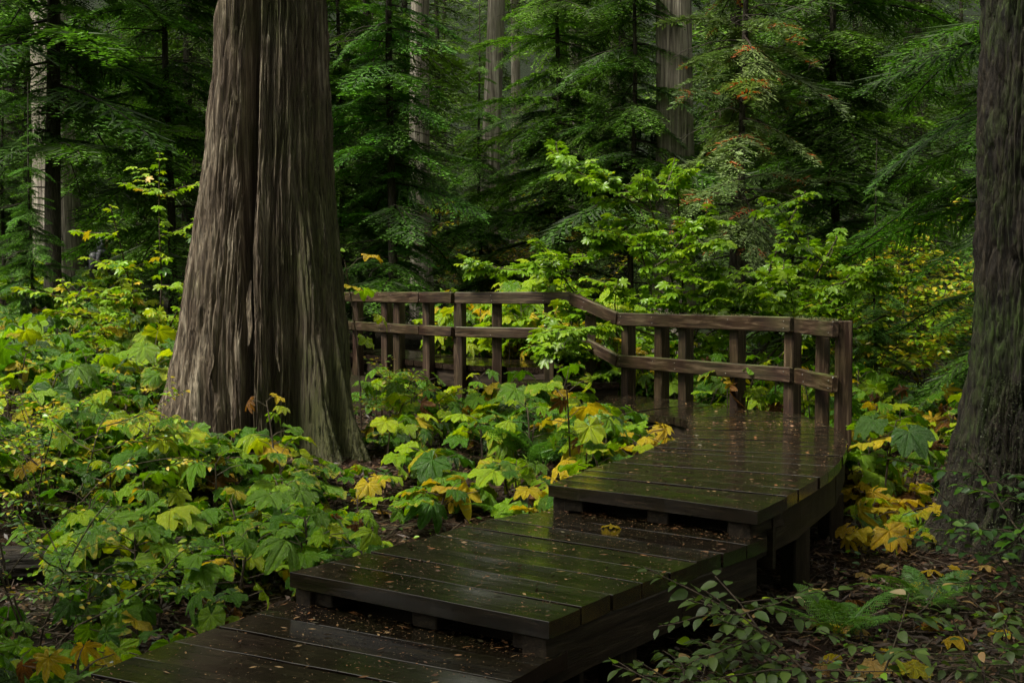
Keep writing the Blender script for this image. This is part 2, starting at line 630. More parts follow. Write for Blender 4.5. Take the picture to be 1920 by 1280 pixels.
def build_deck(root, left, right, n, ztop, th, seed, gap=0.013):
    """planks across a walkway bounded by two polylines, near end first"""
    L, dl = polyline(left)
    R, dr = polyline(right)
    rnd = random.Random(seed)

    def at(P, D, t):
        s = t * D[-1]
        return np.array([np.interp(s, D, P[:, 0]), np.interp(s, D, P[:, 1])])
    for i in range(n):
        t0, t1 = i / n, (i + 1) / n
        a, d = at(L, dl, t0), at(L, dl, t1)
        b, c = at(R, dr, t0), at(R, dr, t1)
        across = (b - a) / np.linalg.norm(b - a)
        fwd = np.array([-across[1], across[0]])
        # small gap and ragged ends
        gl = min(gap, 0.25 * np.linalg.norm(d - a))
        gr = min(gap, 0.25 * np.linalg.norm(c - b))
        a = a + (d - a) / (np.linalg.norm(d - a) + 1e-6) * gl
        b = b + (c - b) / (np.linalg.norm(c - b) + 1e-6) * gr
        e0, e1 = rnd.uniform(-0.009, 0.007), rnd.uniform(-0.007, 0.009)
        a, d = a + across * e0, d + across * e0
        b, c = b + across * e1, c + across * e1
        V, F, caps, ex = plank_mesh(a, b, c, d, th, seed * 100 + i)
        me = make_mesh('plank', V, [F, caps], M['deck_wood'])
        ang = math.atan2(ex[1], ex[0])
        o = link('plank', me, root, Matrix.Translation((a[0], a[1], ztop + rnd.uniform(-0.004, 0.003))) @ Matrix.Rotation(ang, 4, 'Z') @ Matrix.Rotation(rnd.uniform(-0.007, 0.007), 4, 'X'))


ZA, ZB, ZC, ZE, ZD = 0.40, 0.58, 0.76, 0.89, 1.01
TH = 0.085
A_left = [(-1.2, 0.6), (-2.0, 2.4), (-2.22, 3.8), (-1.901, 5.125), (-1.797, 5.348), (-1.656, 5.676), (-1.455, 6.008), (-1.20, 6.46)]
A_right = [(0.5, 0.2), (-0.35, 2.2), (-0.55, 3.6), (-0.22, 4.72), (0.035, 5.204), (0.16, 5.402), (0.26, 5.56)]
B_left = [(-1.2, 6.39), (-0.963, 6.713), (-0.768, 6.938), (-0.543, 7.256), (-0.321, 7.622), (-0.127, 7.874), (0.054, 8.084), (0.31, 8.30)]
B_right = [(0.158, 5.408), (0.52, 5.943), (0.933, 6.503), (1.485, 7.208), (1.56, 7.32)]
C_left = [(0.249, 8.187), (0.561, 8.907), (0.957, 9.605), (1.138, 9.996), (1.354, 10.533), (1.572, 11.005), (1.686, 11.522), (1.80, 12.22)]
C_right = [(1.472, 7.184), (1.722, 7.593), (1.98, 8.096), (2.285, 8.696), (2.547, 9.301), (2.725, 9.797), (2.936, 10.458), (3.025, 10.843), (3.123, 11.344), (3.14, 12.25)]
C2_left = [(1.80, 12.22), (1.79, 12.45), (1.724, 12.66), (1.563, 12.90), (1.391, 13.03), (1.20, 13.35), (0.95, 13.75)]
C2_right = [(3.14, 12.25), (3.086, 12.937), (2.557, 13.719), (2.206, 14.388), (1.755, 14.971), (1.431, 15.441), (1.25, 15.60)]
D_line = [(0.62, 16.62), (0.52, 16.75), (-0.215, 17.2), (-0.76, 17.5), (-1.27, 18.2), (-1.93, 19.3), (-2.6, 20.6), (-3.4, 22.0)]

# lower platform in front
rA = thing('boardwalk_platform', 'lowest wet plank platform cut by the bottom edge of the picture', 'boardwalk', (0, 0, 0), 'stepped boardwalk platforms')
build_deck(rA, A_left, A_right, 22, ZA, TH, 11)
rB = thing('boardwalk_platform', 'wet dark plank platform one step above the lowest one', 'boardwalk', (0, 0, 0), 'stepped boardwalk platforms')
build_deck(rB, B_left, B_right, 8, ZB, TH, 12)
rC = thing('boardwalk_platform', 'long curving wet plank platform running up to the near railing', 'boardwalk', (0, 0, 0), 'stepped boardwalk platforms')
build_deck(rC, C_left, C_right, 18, ZC, TH, 13)
build_deck(rC, C2_left, C2_right, 12, ZC, TH, 14, gap=0.009)
rE = thing('boardwalk_platform', 'short plank step between the curving platform and the far walkway', 'boardwalk', (0, 0, 0), 'stepped boardwalk platforms')
build_deck(rE, [(0.30, 15.45), (0.05, 15.98), (-0.05, 16.3)], [(1.42, 15.72), (1.12, 16.28), (0.98, 16.5)], 4, ZE, TH, 15)
rD = thing('boardwalk_platform', 'far plank walkway behind the far railing', 'boardwalk', (0, 0, 0), 'stepped boardwalk platforms')
Dn = [(p[0] + 0.04, p[1] + 0.10) for p in D_line]
Df = [(1.1, 18.1), (0.85, 18.35), (0.2, 18.85), (-0.25, 19.2), (-0.55, 19.6), (-0.9, 20.2), (-1.5, 21.3), (-2.3, 22.8)]
build_deck(rD, Dn, Df, 22, ZD, TH, 16)


def side_beams(root, line, z, inset, w, h, seed):
    """stringers under the planks, following the deck edge"""
    P = np.asarray(line, float)
    for i in range(len(P) - 1):
        a, b = P[i], P[i + 1]
        d = (b - a) / (np.linalg.norm(b - a) + 1e-9)
        n = np.array([-d[1], d[0]]) * inset
        beam('stringer', (a[0] + n[0], a[1] + n[1], z), (b[0] + n[0], b[1] + n[1], z), w, h, M['beam_wood'], root, seed + i, warp=0.006)


def support_posts(root, pts, ztop, seed):
    for i, (x, y) in enumerate(pts):
        g = gz(x, y)
        if ztop - g > 0.1:
            post('support_post', x, y, g - 0.15, ztop, 0.15, M['beam_wood'], root, 0.5, seed + i)


def simplify(pts, idx):
    return [pts[i] for i in idx]


side_beams(rA, [(-0.55, 3.6), (-0.22, 4.72), (0.16, 5.402)], ZA - TH - 0.003, 0.10, 0.12, 0.20, 5)
side_beams(rA, [(-2.22, 3.8), (-1.797, 5.348), (-1.20, 6.46)], ZA - TH - 0.003, -0.10, 0.12, 0.20, 9)
side_beams(rB, [(0.158, 5.45), (0.933, 6.503), (1.485, 7.208)], ZB - TH - 0.003, 0.07, 0.14, 0.24, 25)
side_beams(rB, [(-1.2, 6.45), (-0.543, 7.256), (0.054, 8.084)], ZB - TH - 0.003, -0.10, 0.12, 0.22, 29)
side_beams(rC, [(1.472, 7.26), (1.98, 8.096), (2.547, 9.301), (2.936, 10.458), (3.123, 11.344), (3.12, 12.3)], ZC - TH - 0.003, 0.09, 0.14, 0.26, 35)
side_beams(rC, [(0.249, 8.25), (0.957, 9.605), (1.572, 11.005), (1.80, 12.22)], ZC - TH - 0.003, -0.10, 0.12, 0.24, 45)
side_beams(rC, [(1.78, 12.5), (1.563, 12.94), (1.391, 13.05), (0.95, 13.75)], ZC - TH - 0.003, -0.10, 0.12, 0.24, 49)
side_beams(rC, [(3.086, 12.9), (2.206, 14.388), (1.25, 15.60)], ZC - TH - 0.003, 0.12, 0.12, 0.24, 52)
side_beams(rE, [(0.32, 15.47), (1.40, 15.74)], ZE - TH - 0.003, 0.08, 0.12, 0.22, 61)
side_beams(rD, [Dn[0], Dn[2], Dn[3], Dn[4], Dn[5], Dn[6]], ZD - TH - 0.003, -0.10, 0.12, 0.26, 71)
# blocks that carry one platform's front edge on the planks below
for root, (x0, y0), (x1, y1), zt, zb in ((rB, (-1.2, 6.39), (0.158, 5.408), ZB - TH, ZA), (rC, (0.249, 8.187), (1.472, 7.184), ZC - TH, ZB)):
    for k, t in enumerate((0.10, 0.53, 0.90)):
        d = np.array([x1 - x0, y1 - y0])
        d = d / np.linalg.norm(d)
        nrm = np.array([-d[1], d[0]])
        p = np.array([x0, y0]) + t * np.array([x1 - x0, y1 - y0]) + nrm * 0.07
        q = p + nrm * 0.45
        beam('bearer_block', (p[0], p[1], zt - 0.002), (q[0], q[1], zt - 0.002), 0.16, zt - zb - 0.006, M['beam_wood'], root, k + 80, seg=3)
for root, a, b, zt, zb in ((rB, (-1.02, 6.72), (0.34, 5.74), ZB - TH - 0.004, ZA), (rC, (0.42, 8.52), (1.66, 7.52), ZC - TH - 0.004, ZB)):
    beam('gap_shade_board', (a[0], a[1], zt), (b[0], b[1], zt), 0.04, zt - zb + 0.25, M['beam_wood'], root, 70, seg=8)  # added inner board that keeps the gaps between the blocks dark
support_posts(rA, [(-0.08, 4.8), (-1.9, 5.0), (0.02, 5.36)], ZA - TH - 0.21, 90)
support_posts(rB, [(0.55, 6.2), (1.25, 7.1), (-0.6, 7.0)], ZB - TH - 0.24, 93)
support_posts(rC, [(2.0, 8.4), (2.62, 9.8), (2.98, 11.3), (0.7, 8.9), (1.5, 10.7), (1.66, 12.4), (1.3, 13.1), (2.85, 13.0), (2.1, 14.2)], ZC - TH - 0.24, 96)
support_posts(rE, [(0.45, 15.62), (1.2, 15.8)], ZE - TH - 0.2, 106)
support_posts(rD, [(0.4, 16.95), (-0.6, 17.6), (-1.8, 19.4)], ZD - TH - 0.26, 108)

# ------------------------------------------------------------------ railings
RS = 0.142
near = thing('railing', 'near wooden railing curving around the bend of the platform', 'railing', (2.5, 13.6, 0), 'boardwalk railings')
far = thing('railing', 'far wooden railing running back behind the big cedar trunk', 'railing', (-0.2, 17.2, 0), 'boardwalk railings')


def rel(root, p):
    return (p[0] - root.location.x, p[1] - root.location.y, p[2])


posts_near = [(1.51, 15.52, -1.0), (1.87, 14.95, -1.0), (2.12, 14.60, -1.0), (2.60, 13.80, -1.0), (3.05, 13.02, -1.0), (3.22, 12.42, -0.3), (3.215, 11.62, 0.0)]
for i, (x, y, rz) in enumerate(posts_near):
    p = rel(near, (x, y, 0))
    post('post', p[0], p[1], gz(x, y) - 0.1 if i else gz(x, y), 1.80 - 0.004 * (i % 3), RS, M['rail_wood'], near, rz + random.uniform(-0.05, 0.05), i)


def rail_between(root, a, b, ztop_a, ztop_b, h, t, seed, off):
    """a rail board on the walkway side of the posts"""
    d = np.array([b[0] - a[0], b[1] - a[1]])
    n = np.array([d[1], -d[0]]) / np.linalg.norm(d) * off
    pa = rel(root, (a[0] + n[0], a[1] + n[1], ztop_a))
    pb = rel(root, (b[0] + n[0], b[1] + n[1], ztop_b))
    return beam('rail', pa, pb, t, h, M['rail_wood'], root, seed, seg=14, warp=0.006, ch=0.012)


OFF = RS / 2 + 0.037
rail_between(near, (1.46, 15.60), (3.10, 12.94), 1.812, 1.812, 0.168, 0.07, 1, OFF)
rail_between(near, (3.16, 12.76), (3.235, 11.52), 1.806, 1.806, 0.168, 0.07, 2, OFF + 0.02)
rail_between(near, (1.46, 15.60), (3.10, 12.94), 1.268, 1.268, 0.165, 0.065, 3, OFF)
rail_between(near, (3.16, 12.76), (3.235, 11.52), 1.270, 1.268, 0.165, 0.065, 4, OFF + 0.02)
posts_far = [(1.06, 16.24, 0), (0.52, 16.80, 0), (-0.215, 17.25, 0), (-0.76, 17.56, -0.4), (-1.27, 18.25, -0.6), (-1.80, 19.15, -0.7), (-2.04, 19.55, -0.7), (-2.65, 20.65, -0.7), (-3.3, 21.8, -0.7)]
for i, (x, y, rz) in enumerate(posts_far):
    p = rel(far, (x, y, 0))
    zt = 1.94 if i == 0 else 2.06
    post('post', p[0], p[1], gz(x, y) - 0.1, zt, RS, M['rail_wood'], far, rz + random.uniform(-0.05, 0.05), i + 20)
seg_far = [((0.86, 16.60), (-0.76, 17.52)), ((-0.78, 17.54), (-1.30, 18.26)), ((-1.31, 18.28), (-2.62, 20.60)), ((-2.63, 20.62), (-3.5, 22.2))]
for i, (a, b) in enumerate(seg_far):
    rail_between(far, a, b, 2.078, 2.078, 0.17, 0.07, 10 + i, -OFF)
    rail_between(far, a, b, 1.575, 1.575, 0.15, 0.065, 20 + i, -OFF)
rail_between(far, (1.44, 15.52), (0.875, 16.55), 1.815, 2.075, 0.168, 0.068, 31, -0.075)
rail_between(far, (1.44, 15.52), (0.875, 16.55), 1.265, 1.570, 0.155, 0.065, 32, -0.075)
M['nail'] = flat_mat('nail', (0.20, 0.19, 0.17), 0.5)
nv, nf = tube([(0, 0, 0), (0, 0, 0.004)], [0.007, 0.006], 8)
nail_me = make_mesh('nail', nv, [nf, np.array([[15, 14, 13, 12, 11, 10, 9, 8]])], M['nail'])
bpy.context.view_layer.update()
for root, plist in ((near, posts_near), (far, posts_far)):
    for o in [c for c in root.children if c.name.startswith('rail')]:
        inv = o.matrix_world.inverted()
        hgt = -min(v.co.z for v in o.data.vertices)
        wid = max(v.co.y for v in o.data.vertices)
        lng = max(v.co.x for v in o.data.vertices)
        for (x, y, rz) in plist:
            q = inv @ Vector((x, y, o.matrix_world.translation.z))
            if 0.02 < q.x < lng - 0.02 and abs(q.y) < 0.3:
                sgn = -1 if q.y > 0 else 1
                for dz in (-0.28, -0.72):
                    if random.random() < 0.3:
                        continue
                    link('nail', nail_me, o, Matrix.Translation((q.x + random.uniform(-0.02, 0.02), sgn * wid, hgt * dz)) @ Matrix.Rotation(-sgn * PI / 2, 4, 'X'))

# ------------------------------------------------------------------ trunks
def trunk_mesh(name, zs, rs, cx, cy, nth, mat, amp, fu, fz, seed, shape=None, ridged=True, front=False, turn=0.0):
    """zs heights of rings; rs radii; cx, cy ring centres; amp bark relief"""
    if front:                     # more columns on the side that faces the path
        w_ = np.linspace(-1, 1, nth, endpoint=False)
        th = PI * (0.42 * w_ + 0.58 * w_**3) + turn
    else:
        th = np.arange(nth) * 2 * PI / nth
    Z, T = np.meshgrid(zs, th, indexing='ij')
    Rr = np.repeat(rs[:, None], nth, 1)
    if shape is not None:
        Rr = Rr + shape(Z, T, Rr)
    ct, st = np.cos(T), np.sin(T)
    wob = 0.26 * fbm(ct * 2.2, st * 2.2, Z * 0.9, seed + 40, 3)
    u1, u2 = np.cos(T + wob * 0.35) * fu, np.sin(T + wob * 0.35) * fu
    if ridged:
        r1 = 1 - np.abs(fbm(u1, u2, Z * fz, seed, 2)) * 2.4
        r2 = 1 - np.abs(fbm(u1 * 2.1, u2 * 2.1, Z * fz * 1.8, seed + 5, 2)) * 2.4
        r3 = 1 - np.abs(fbm(u1 * 4.4, u2 * 4.4, Z * fz * 3.2, seed + 9, 2)) * 2.4
        r4 = fbm(u1 * 1.6, u2 * 1.6, Z * fz * 7, seed + 13, 3)
        disp = 0.30 * r4 - (np.clip(r1, -0.2, 1)**2) * 0.7 - (np.clip(r2, -0.2, 1)**2) * 0.45 - (np.clip(r3, -0.2, 1)**2) * 0.28
    else:
        disp = fbm(u1, u2, Z * fz, seed, 4)
    Rr = Rr + amp * disp
    X = cx[:, None] + Rr * np.sin(T)
    Y = cy[:, None] - Rr * np.cos(T)
    V = np.stack([X, Y, Z], -1).reshape(-1, 3)
    n = len(zs)
    i = np.arange(n - 1)[:, None] * nth
    j = np.arange(nth)[None]
    jn = (j + 1) % nth
    F = np.stack([i + j, i + jn, i + nth + jn, i + nth + j], -1).reshape(-1, 4)
    return make_mesh(name, V, F, mat, smooth=True)


# big split cedar
CX, CY = -2.47, 12.2
cg = 0.42
def cedar_shape(Z, T, R):
    t = (T + PI) % (2 * PI) - PI
    h = Z
    fl = np.exp(-np.maximum(h + 0.25, 0) / 0.85) * 1.35
    notch_c = -0.20 + 0.10 * smooth01((3.0 - h) / 2.0) + 0.03 * fbm(h * 0.9, 0.5, 0.2, 77, 2)
    open_ = smooth01((h - 0.6) / 1.2) * (0.65 + 0.35 * vnoise(h * 0.8, 3.3, 0, 8)) + 0.25
    dd = t - notch_c
    notch = -np.minimum(0.85 * open_, R - 0.16) * np.exp(-(dd / (0.06 + 0.085 * smooth01((h - 1.6) / 1.5)))**4) - 0.09 * np.exp(-(dd / 0.24)**2) * smooth01((h - 0.3) / 1.5)
    lip = 0.075 * np.exp(-((dd - 0.20) / 0.07)**2) * smooth01((h - 0.4) / 1.0)
    lobes = 0.04 * np.cos(2 * (t + 0.95)) - 0.05 * np.exp(-((dd - 0.55) / 0.16)**2) * smooth01((3.8 - h) / 2.5)
    but = fl * (0.50 * np.maximum(0, np.cos(3.0 * (t - 1.0)))**1.5 + 0.14 * np.maximum(0, np.cos(2.6 * (t + 0.85))) - 0.08)
    fold = -0.34 * fl**0.75 * (np.exp(-((t - 0.62) / 0.10)**2) + 0.9 * np.exp(-((t - 0.98) / 0.07)**2) + 0.6 * np.exp(-((t - 0.22) / 0.08)**2) + 0.5 * np.exp(-((t + 0.42) / 0.09)**2))
    return notch + lip + lobes + but + fold
zv = np.concatenate([np.linspace(-0.5, 5.6, 430), np.linspace(5.75, 28, 90)])
rv = np.interp(zv, [-0.5, 0.0, 0.4, 0.9, 1.3, 1.8, 2.3, 2.9, 3.9, 5.0, 8, 28], [0.84, 0.82, 0.80, 0.79, 0.765, 0.735, 0.69, 0.625, 0.555, 0.515, 0.47, 0.10])
cxv = np.interp(zv, [0, 2, 5, 28], [0.0, 0.0, 0.075, 0.35])
cedar = thing('cedar_tree', 'huge split-trunked cedar with ribbed grey-brown bark standing among broad leaves', 'tree', (CX, CY, cg))
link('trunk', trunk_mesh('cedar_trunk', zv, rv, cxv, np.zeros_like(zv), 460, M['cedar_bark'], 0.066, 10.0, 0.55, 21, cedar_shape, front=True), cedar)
# loose strips of bark
for k, (t, z0, ln, w, out) in enumerate([(-0.04, 1.15, 0.62, 0.05, 0.05), (-1.15, 1.5, 0.7, 0.03, 0.06), (0.30, 0.9, 0.5, 0.022, 0.04), (-0.55, 0.75, 0.35, 0.022, 0.05)]):
    pts, n = [], 10
    for q in range(n + 1):
        zz = z0 + ln * q / n
        rr = np.interp(zz, zv, rv) + 0.002 + out * (1 - q / n)**2
        tt = t + 0.015 * math.sin(q * 0.7 + k)
        pts.append((math.sin(tt) * rr, -math.cos(tt) * rr, zz, tt))
    V = []
    for q, (x, y, z, tt) in enumerate(pts):
        hw = w * (0.12 + 0.88 * math.sin(PI * min(1, (q + 0.4) / (n + 0.8)))**0.8) / 2
        ux, uy = math.cos(tt), math.sin(tt)
        nx_, ny_ = math.sin(tt), -math.cos(tt)
        for s, dpt in ((-1, 0), (1, 0), (1, -0.014), (-1, -0.014)):
            V.append((x + s * ux * hw + nx_ * dpt, y + s * uy * hw + ny_ * dpt, z))
    V = np.array(V)
    F = []
    for q in range(n):
        for j in range(4):
            F.append((q * 4 + j, q * 4 + (j + 1) % 4, q * 4 + 4 + (j + 1) % 4, q * 4 + 4 + j))
    F.append((0, 3, 2, 1))
    F.append((n * 4, n * 4 + 1, n * 4 + 2, n * 4 + 3))
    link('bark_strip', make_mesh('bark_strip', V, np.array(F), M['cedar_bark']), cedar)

# dark furrowed tree at the frame's edge
TX, TY = 4.34, 9.75
def fir_shape(Z, T, R):
    t = (T + PI) % (2 * PI) - PI
    fl = np.exp(-np.maximum(Z - 0.05, 0) / 0.42)
    return fl * (0.24 * np.maximum(0, np.cos(2.5 * (t + 1.15)))**1.2 + 0.25 * np.maximum(0, np.cos(3 * (t - 0.4)))) 
zf = np.concatenate([np.linspace(-0.4, 4.8, 330), np.linspace(4.95, 26, 80)])
rf = np.interp(zf, [-0.4, 0.0, 0.3, 0.6, 1.0, 1.4, 2.0, 5.0, 26], [0.80, 0.78, 0.75, 0.72, 0.67, 0.615, 0.575, 0.545, 0.14])
fir = thing('fir_tree', 'dark furrowed trunk with mossy flared base, cut by the picture edge', 'tree', (TX, TY, gz(TX, TY)))
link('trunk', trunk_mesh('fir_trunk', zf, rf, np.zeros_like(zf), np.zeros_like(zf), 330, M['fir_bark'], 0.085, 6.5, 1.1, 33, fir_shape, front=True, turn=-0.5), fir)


# ------------------------------------------------------------------ conifer foliage
def leaflet_quads(P, D, Ln, W, up, rng):
    """thin diamonds: base P, direction D, length, width"""
    D = D / (np.linalg.norm(D, axis=1, keepdims=True) + 1e-9)
    u = np.broadcast_to(up, D.shape) + rng.normal(0, 0.35, D.shape)
    S = np.cross(D, u)
    S /= np.linalg.norm(S, axis=1, keepdims=True) + 1e-9
    Ln, W = Ln[:, None], W[:, None]
    V = np.stack([P, P + D * Ln * 0.5 + S * W * 0.5, P + D * Ln, P + D * Ln * 0.5 - S * W * 0.5], 1).reshape(-1, 3)
    F = np.arange(len(P) * 4).reshape(-1, 4)
    return V, F


def bough_template(kind, rng, n2=22, n3=7, width=0.42, droop=0.25, l3u=None):
    """flat spray of unit length along +x. Returns V, F, C"""
    P, D, LN, WD, CC = [], [], [], [], []
    for s in np.linspace(0.10, 0.98, n2):
        for side in (-1, 1):
            s_ = s + rng.uniform(-0.015, 0.015)
            base = np.array([s_, 0.02 * rng.normal(), -droop * s_ * s_])
            l2 = width * (1 - s_)**0.55 * min(1, s_ * 4 + 0.35) * rng.uniform(0.5, 1.2) + 0.05
            ang = math.radians(rng.uniform(40, 72) - 14 * s_) * side
            if kind == 'cedar':
                ang *= 0.85
            d2 = np.array([math.cos(ang), math.sin(ang), -0.18 - 0.15 * rng.random()])
            shade = rng.uniform(0.75, 1.25)
            orange = kind == 'cedar' and rng.random() < 0.06
            bend = rng.normal(0, 0.35)
            k3 = max(2, int(n3 * l2 / width + 1.5))
            for t in (np.arange(k3) + 0.5) / k3:
                p = base + d2 * l2 * t + np.array([-math.sin(ang) * bend * 0.5 * l2 * t * t, math.cos(ang) * bend * 0.5 * l2 * t * t, -0.22 * l2 * t * t])
                for sd in (-1, 1):
                    if rng.random() < 0.14:
                        continue
                    a3 = ang + bend * t + sd * math.radians(rng.uniform(28, 66))
                    l3 = (l3u or (0.115 if kind == 'hemlock' else 0.13)) * (1.15 - 0.7 * t) * rng.uniform(0.75, 1.2)
                    P.append(p)
                    D.append((math.cos(a3), math.sin(a3), -0.15 + rng.normal(0, 0.15)))
                    LN.append(l3)
                    WD.append(l3 * (0.30 if kind == 'hemlock' else 0.26))
                    if orange:
                        CC.append((0.24, 0.07, 0.02))
                    else:
                        g = shade * rng.uniform(0.85, 1.15) * (1 + 0.25 * t)
                        CC.append((0.074 * g, 0.185 * g, 0.020 * g) if kind == 'hemlock' else (0.080 * g, 0.150 * g, 0.062 * g))
            P.append(base)
            D.append(d2)
            LN.append(l2 * 1.08)
            WD.append(0.016)
            CC.append((0.030, 0.06, 0.02) if not orange else (0.15, 0.05, 0.02))
    P, D, LN, WD, CC = [np.array(q, float) for q in (P, D, LN, WD, CC)]
    V, F = leaflet_quads(P, D, LN, WD, np.array([0, 0, 1.0]), rng)
    C = np.repeat(CC, 4, 0)
    ax = np.array([(x, 0, -droop * x * x) for x in np.linspace(0, 1, 6)])
    Vt, Ft = tube(ax, np.linspace(0.011, 0.003, 6), 4)
    return np.concatenate([V, Vt]), np.concatenate([F, Ft + len(V)]), np.concatenate([C, np.full((len(Vt), 3), 0.022) * np.array([1, .8, .6])])


def crown_mesh(name, kind, rng, z0, z1, n, lmax, lmin, tmpl, rise=0.25, gap=0.0, belly=0.35, mat=None, long_=None):
    acc_V, acc_F, acc_C, off = [], [], [], 0
    zsn = np.sort(z0 + (z1 - z0) * rng.random(n)**1.0)
    ga = 0.0
    for i, z in enumerate(zsn):
        f = (z - z0) / (z1 - z0)
        rmul = rng.uniform(0.42, 1.18)
        ln = (lmin + (lmax - lmin) * (1 - f)**0.8) * rmul
        if f < belly:
            ln *= 0.75 + 0.25 * f / belly
        use = long_ if (long_ and ln > 1.3) else tmpl
        tV, tF, tC = use[rng.integers(len(use))]
        ga += 2.399 + rng.normal(0, 0.4)
        el = rise * rng.uniform(-0.6, 1.1) - 0.12
        d = np.array([[math.cos(ga) * math.cos(el), math.sin(ga) * math.cos(el), math.sin(el)]])
        R = frames(d, np.array([[rng.normal(0, 0.16), rng.normal(0, 0.16), 1.0]]))
        V, F = merge_instances(tV, tF, R, np.array([[0, 0, z]]), np.array([ln]))
        br = rng.uniform(0.7, 1.3)
        warm = rng.uniform(0, 0.35)
        acc_V.append(V)
        acc_F.append(F + off)
        acc_C.append(tC * br * np.array([1 + warm, 1 + 0.3 * warm, 1 - 0.4 * warm]))
        off += len(V)
    return make_mesh(name, np.concatenate(acc_V), np.concatenate(acc_F), mat or M['needle'], np.concatenate(acc_C))


def simple_trunk_mesh(name, h, r0, r1, mat, nth=14, nz=24, amp=0.02, flare=0.25, lean=0.0, seed=0, z0=-0.4, fz=0.5, fu=4.0):
    zs = np.concatenate([np.linspace(z0, 1.5, max(4, nz // 4)), np.linspace(1.6, h, nz)])
    rs = np.interp(zs, [0, h], [r0, r1]) + r0 * flare * np.exp(-np.maximum(zs, 0) / (r0 * 2 + 0.1))
    return trunk_mesh(name, zs, rs, lean * zs + 0.04 * np.sin(zs * 0.5 + seed), 0.03 * np.sin(zs * 0.7 + seed * 2), nth, mat, amp, fu, fz, seed)


hemT = [bough_template('hemlock', RNG, 20, 7, 0.42, dr_) for dr_ in (0.22, 0.34, 0.46, 0.30)]
hemN = [bough_template('hemlock', RNG, 40, 17, 0.38, dr_, 0.040) for dr_ in (0.26, 0.36, 0.46)]
cedL = [bough_template('cedar', RNG, 24, 12, 0.36, dr_, 0.080) for dr_ in (0.30, 0.42, 0.5)]
hemFar = [bough_template('hemlock', RNG, 11, 4, 0.5, 0.3) for _ in range(3)]
hemL = [bough_template('hemlock', RNG, 32, 12, 0.40, dr_, 0.062) for dr_ in (0.24, 0.36, 0.44, 0.30)]
cedT = [bough_template('cedar', RNG, 15, 8, 0.40, 0.42) for _ in range(4)]
for lst in (hemFar,):
    for q in lst:
        pass

CR = {
    'hemA': crown_mesh('hemlock_crown', 'hemlock', RNG, 0.6, 12.5, 140, 2.9, 0.5, hemT, long_=hemL),
    'hemB': crown_mesh('hemlock_crown', 'hemlock', RNG, 0.8, 11.0, 120, 2.5, 0.4, hemT, long_=hemL),
    'hemC': crown_mesh('hemlock_crown', 'hemlock', RNG, 1.2, 9.0, 95, 2.0, 0.3, hemT, long_=hemL),
    'hemH': crown_mesh('hemlock_crown', 'hemlock', RNG, 3.0, 13.0, 105, 2.8, 0.5, hemT, long_=hemL, belly=0.1),
    'young': crown_mesh('cedar_crown', 'cedar', RNG, 2.2, 9.0, 74, 2.1, 0.4, cedT, rise=0.55, long_=cedL),
    'hemN': crown_mesh('hemlock_crown', 'hemlock', RNG, 0.5, 10.0, 88, 3.0, 0.5, hemT, long_=hemN),
    'farA': crown_mesh('conifer_crown', 'hemlock', RNG, 0.8, 24.0, 190, 3.6, 0.6, hemFar),
    'farB': crown_mesh('conifer_crown', 'hemlock', RNG, 2.0, 20.0, 160, 3.2, 0.5, hemFar),
    'high': crown_mesh('conifer_crown', 'hemlock', RNG, 8.5, 26.0, 150, 3.8, 0.8, hemFar),
    'higher': crown_mesh('conifer_crown', 'hemlock', RNG, 11.0, 28.0, 150, 4.2, 0.8, hemFar),
}
TR = {
    'thin': simple_trunk_mesh('thin_trunk', 12, 0.085, 0.02, M['dark_bark'], 9, 18, 0.006, 0.6, 0.003, 1),
    'thin2': simple_trunk_mesh('thin_trunk', 10.5, 0.075, 0.02, M['dark_bark'], 9, 18, 0.006, 0.6, -0.004, 2),
    'farT': simple_trunk_mesh('far_trunk', 24, 0.2, 0.03, M['dark_bark'], 10, 20, 0.015, 0.4, 0.0, 3),
}


def with_dead_twigs(h, r0, zlo, zhi, n, seed):
    rr = random.Random(seed)
    acc = Acc()
    zs = np.linspace(-0.3, h, 40)
    pts = np.stack([0.05 * np.sin(zs * 0.5 + seed), 0.04 * np.sin(zs * 0.8 + seed), zs], -1)
    V, F = tube(pts, r0 * (1 - 0.8 * np.clip(zs, 0, h) / h) * (1 + 0.5 * np.exp(-np.maximum(zs, 0) * 3)), 10)
    acc.add(V, F)
    for i in range(n):
        z = rr.uniform(zlo, zhi)
        a = rr.uniform(0, 2 * PI)
        ln = rr.uniform(0.4, 1.5)
        p = np.array([0.05 * math.sin(z * 0.5 + seed), 0.04 * math.sin(z * 0.8 + seed), z])
        tp = []
        for t in np.linspace(0, 1, 6):
            tp.append(p + np.array([math.cos(a + 0.2 * t), math.sin(a + 0.2 * t), 0.12 - 0.35 * t]) * ln * t + np.array([rr.gauss(0, .02) * t, rr.gauss(0, .02) * t, rr.gauss(0, .02) * t]))
        V, F = tube(tp, np.linspace(0.012, 0.003, 6), 4)
        acc.add(V, F)
        for q in (2, 3, 4):
            sd = rr.choice((-1, 1))
            b = a + sd * rr.uniform(0.6, 1.1)
            l2 = ln * rr.uniform(0.2, 0.4)
            V, F = tube([tp[q], tp[q] + np.array([math.cos(b), math.sin(b), -0.2]) * l2 * 0.5, tp[q] + np.array([math.cos(b), math.sin(b), -0.35]) * l2], [0.005, 0.004, 0.002], 4)
            acc.add(V, F)
    return acc.mesh('thin_trunk', M['dark_bark'], True)


TR['thin'] = with_dead_twigs(12, 0.085, 0.8, 8, 34, 3)
TR['thin2'] = with_dead_twigs(10.5, 0.075, 0.8, 7, 24, 4)
TR['thick'] = with_dead_twigs(12.5, 0.14, 0.8, 6, 30, 5)


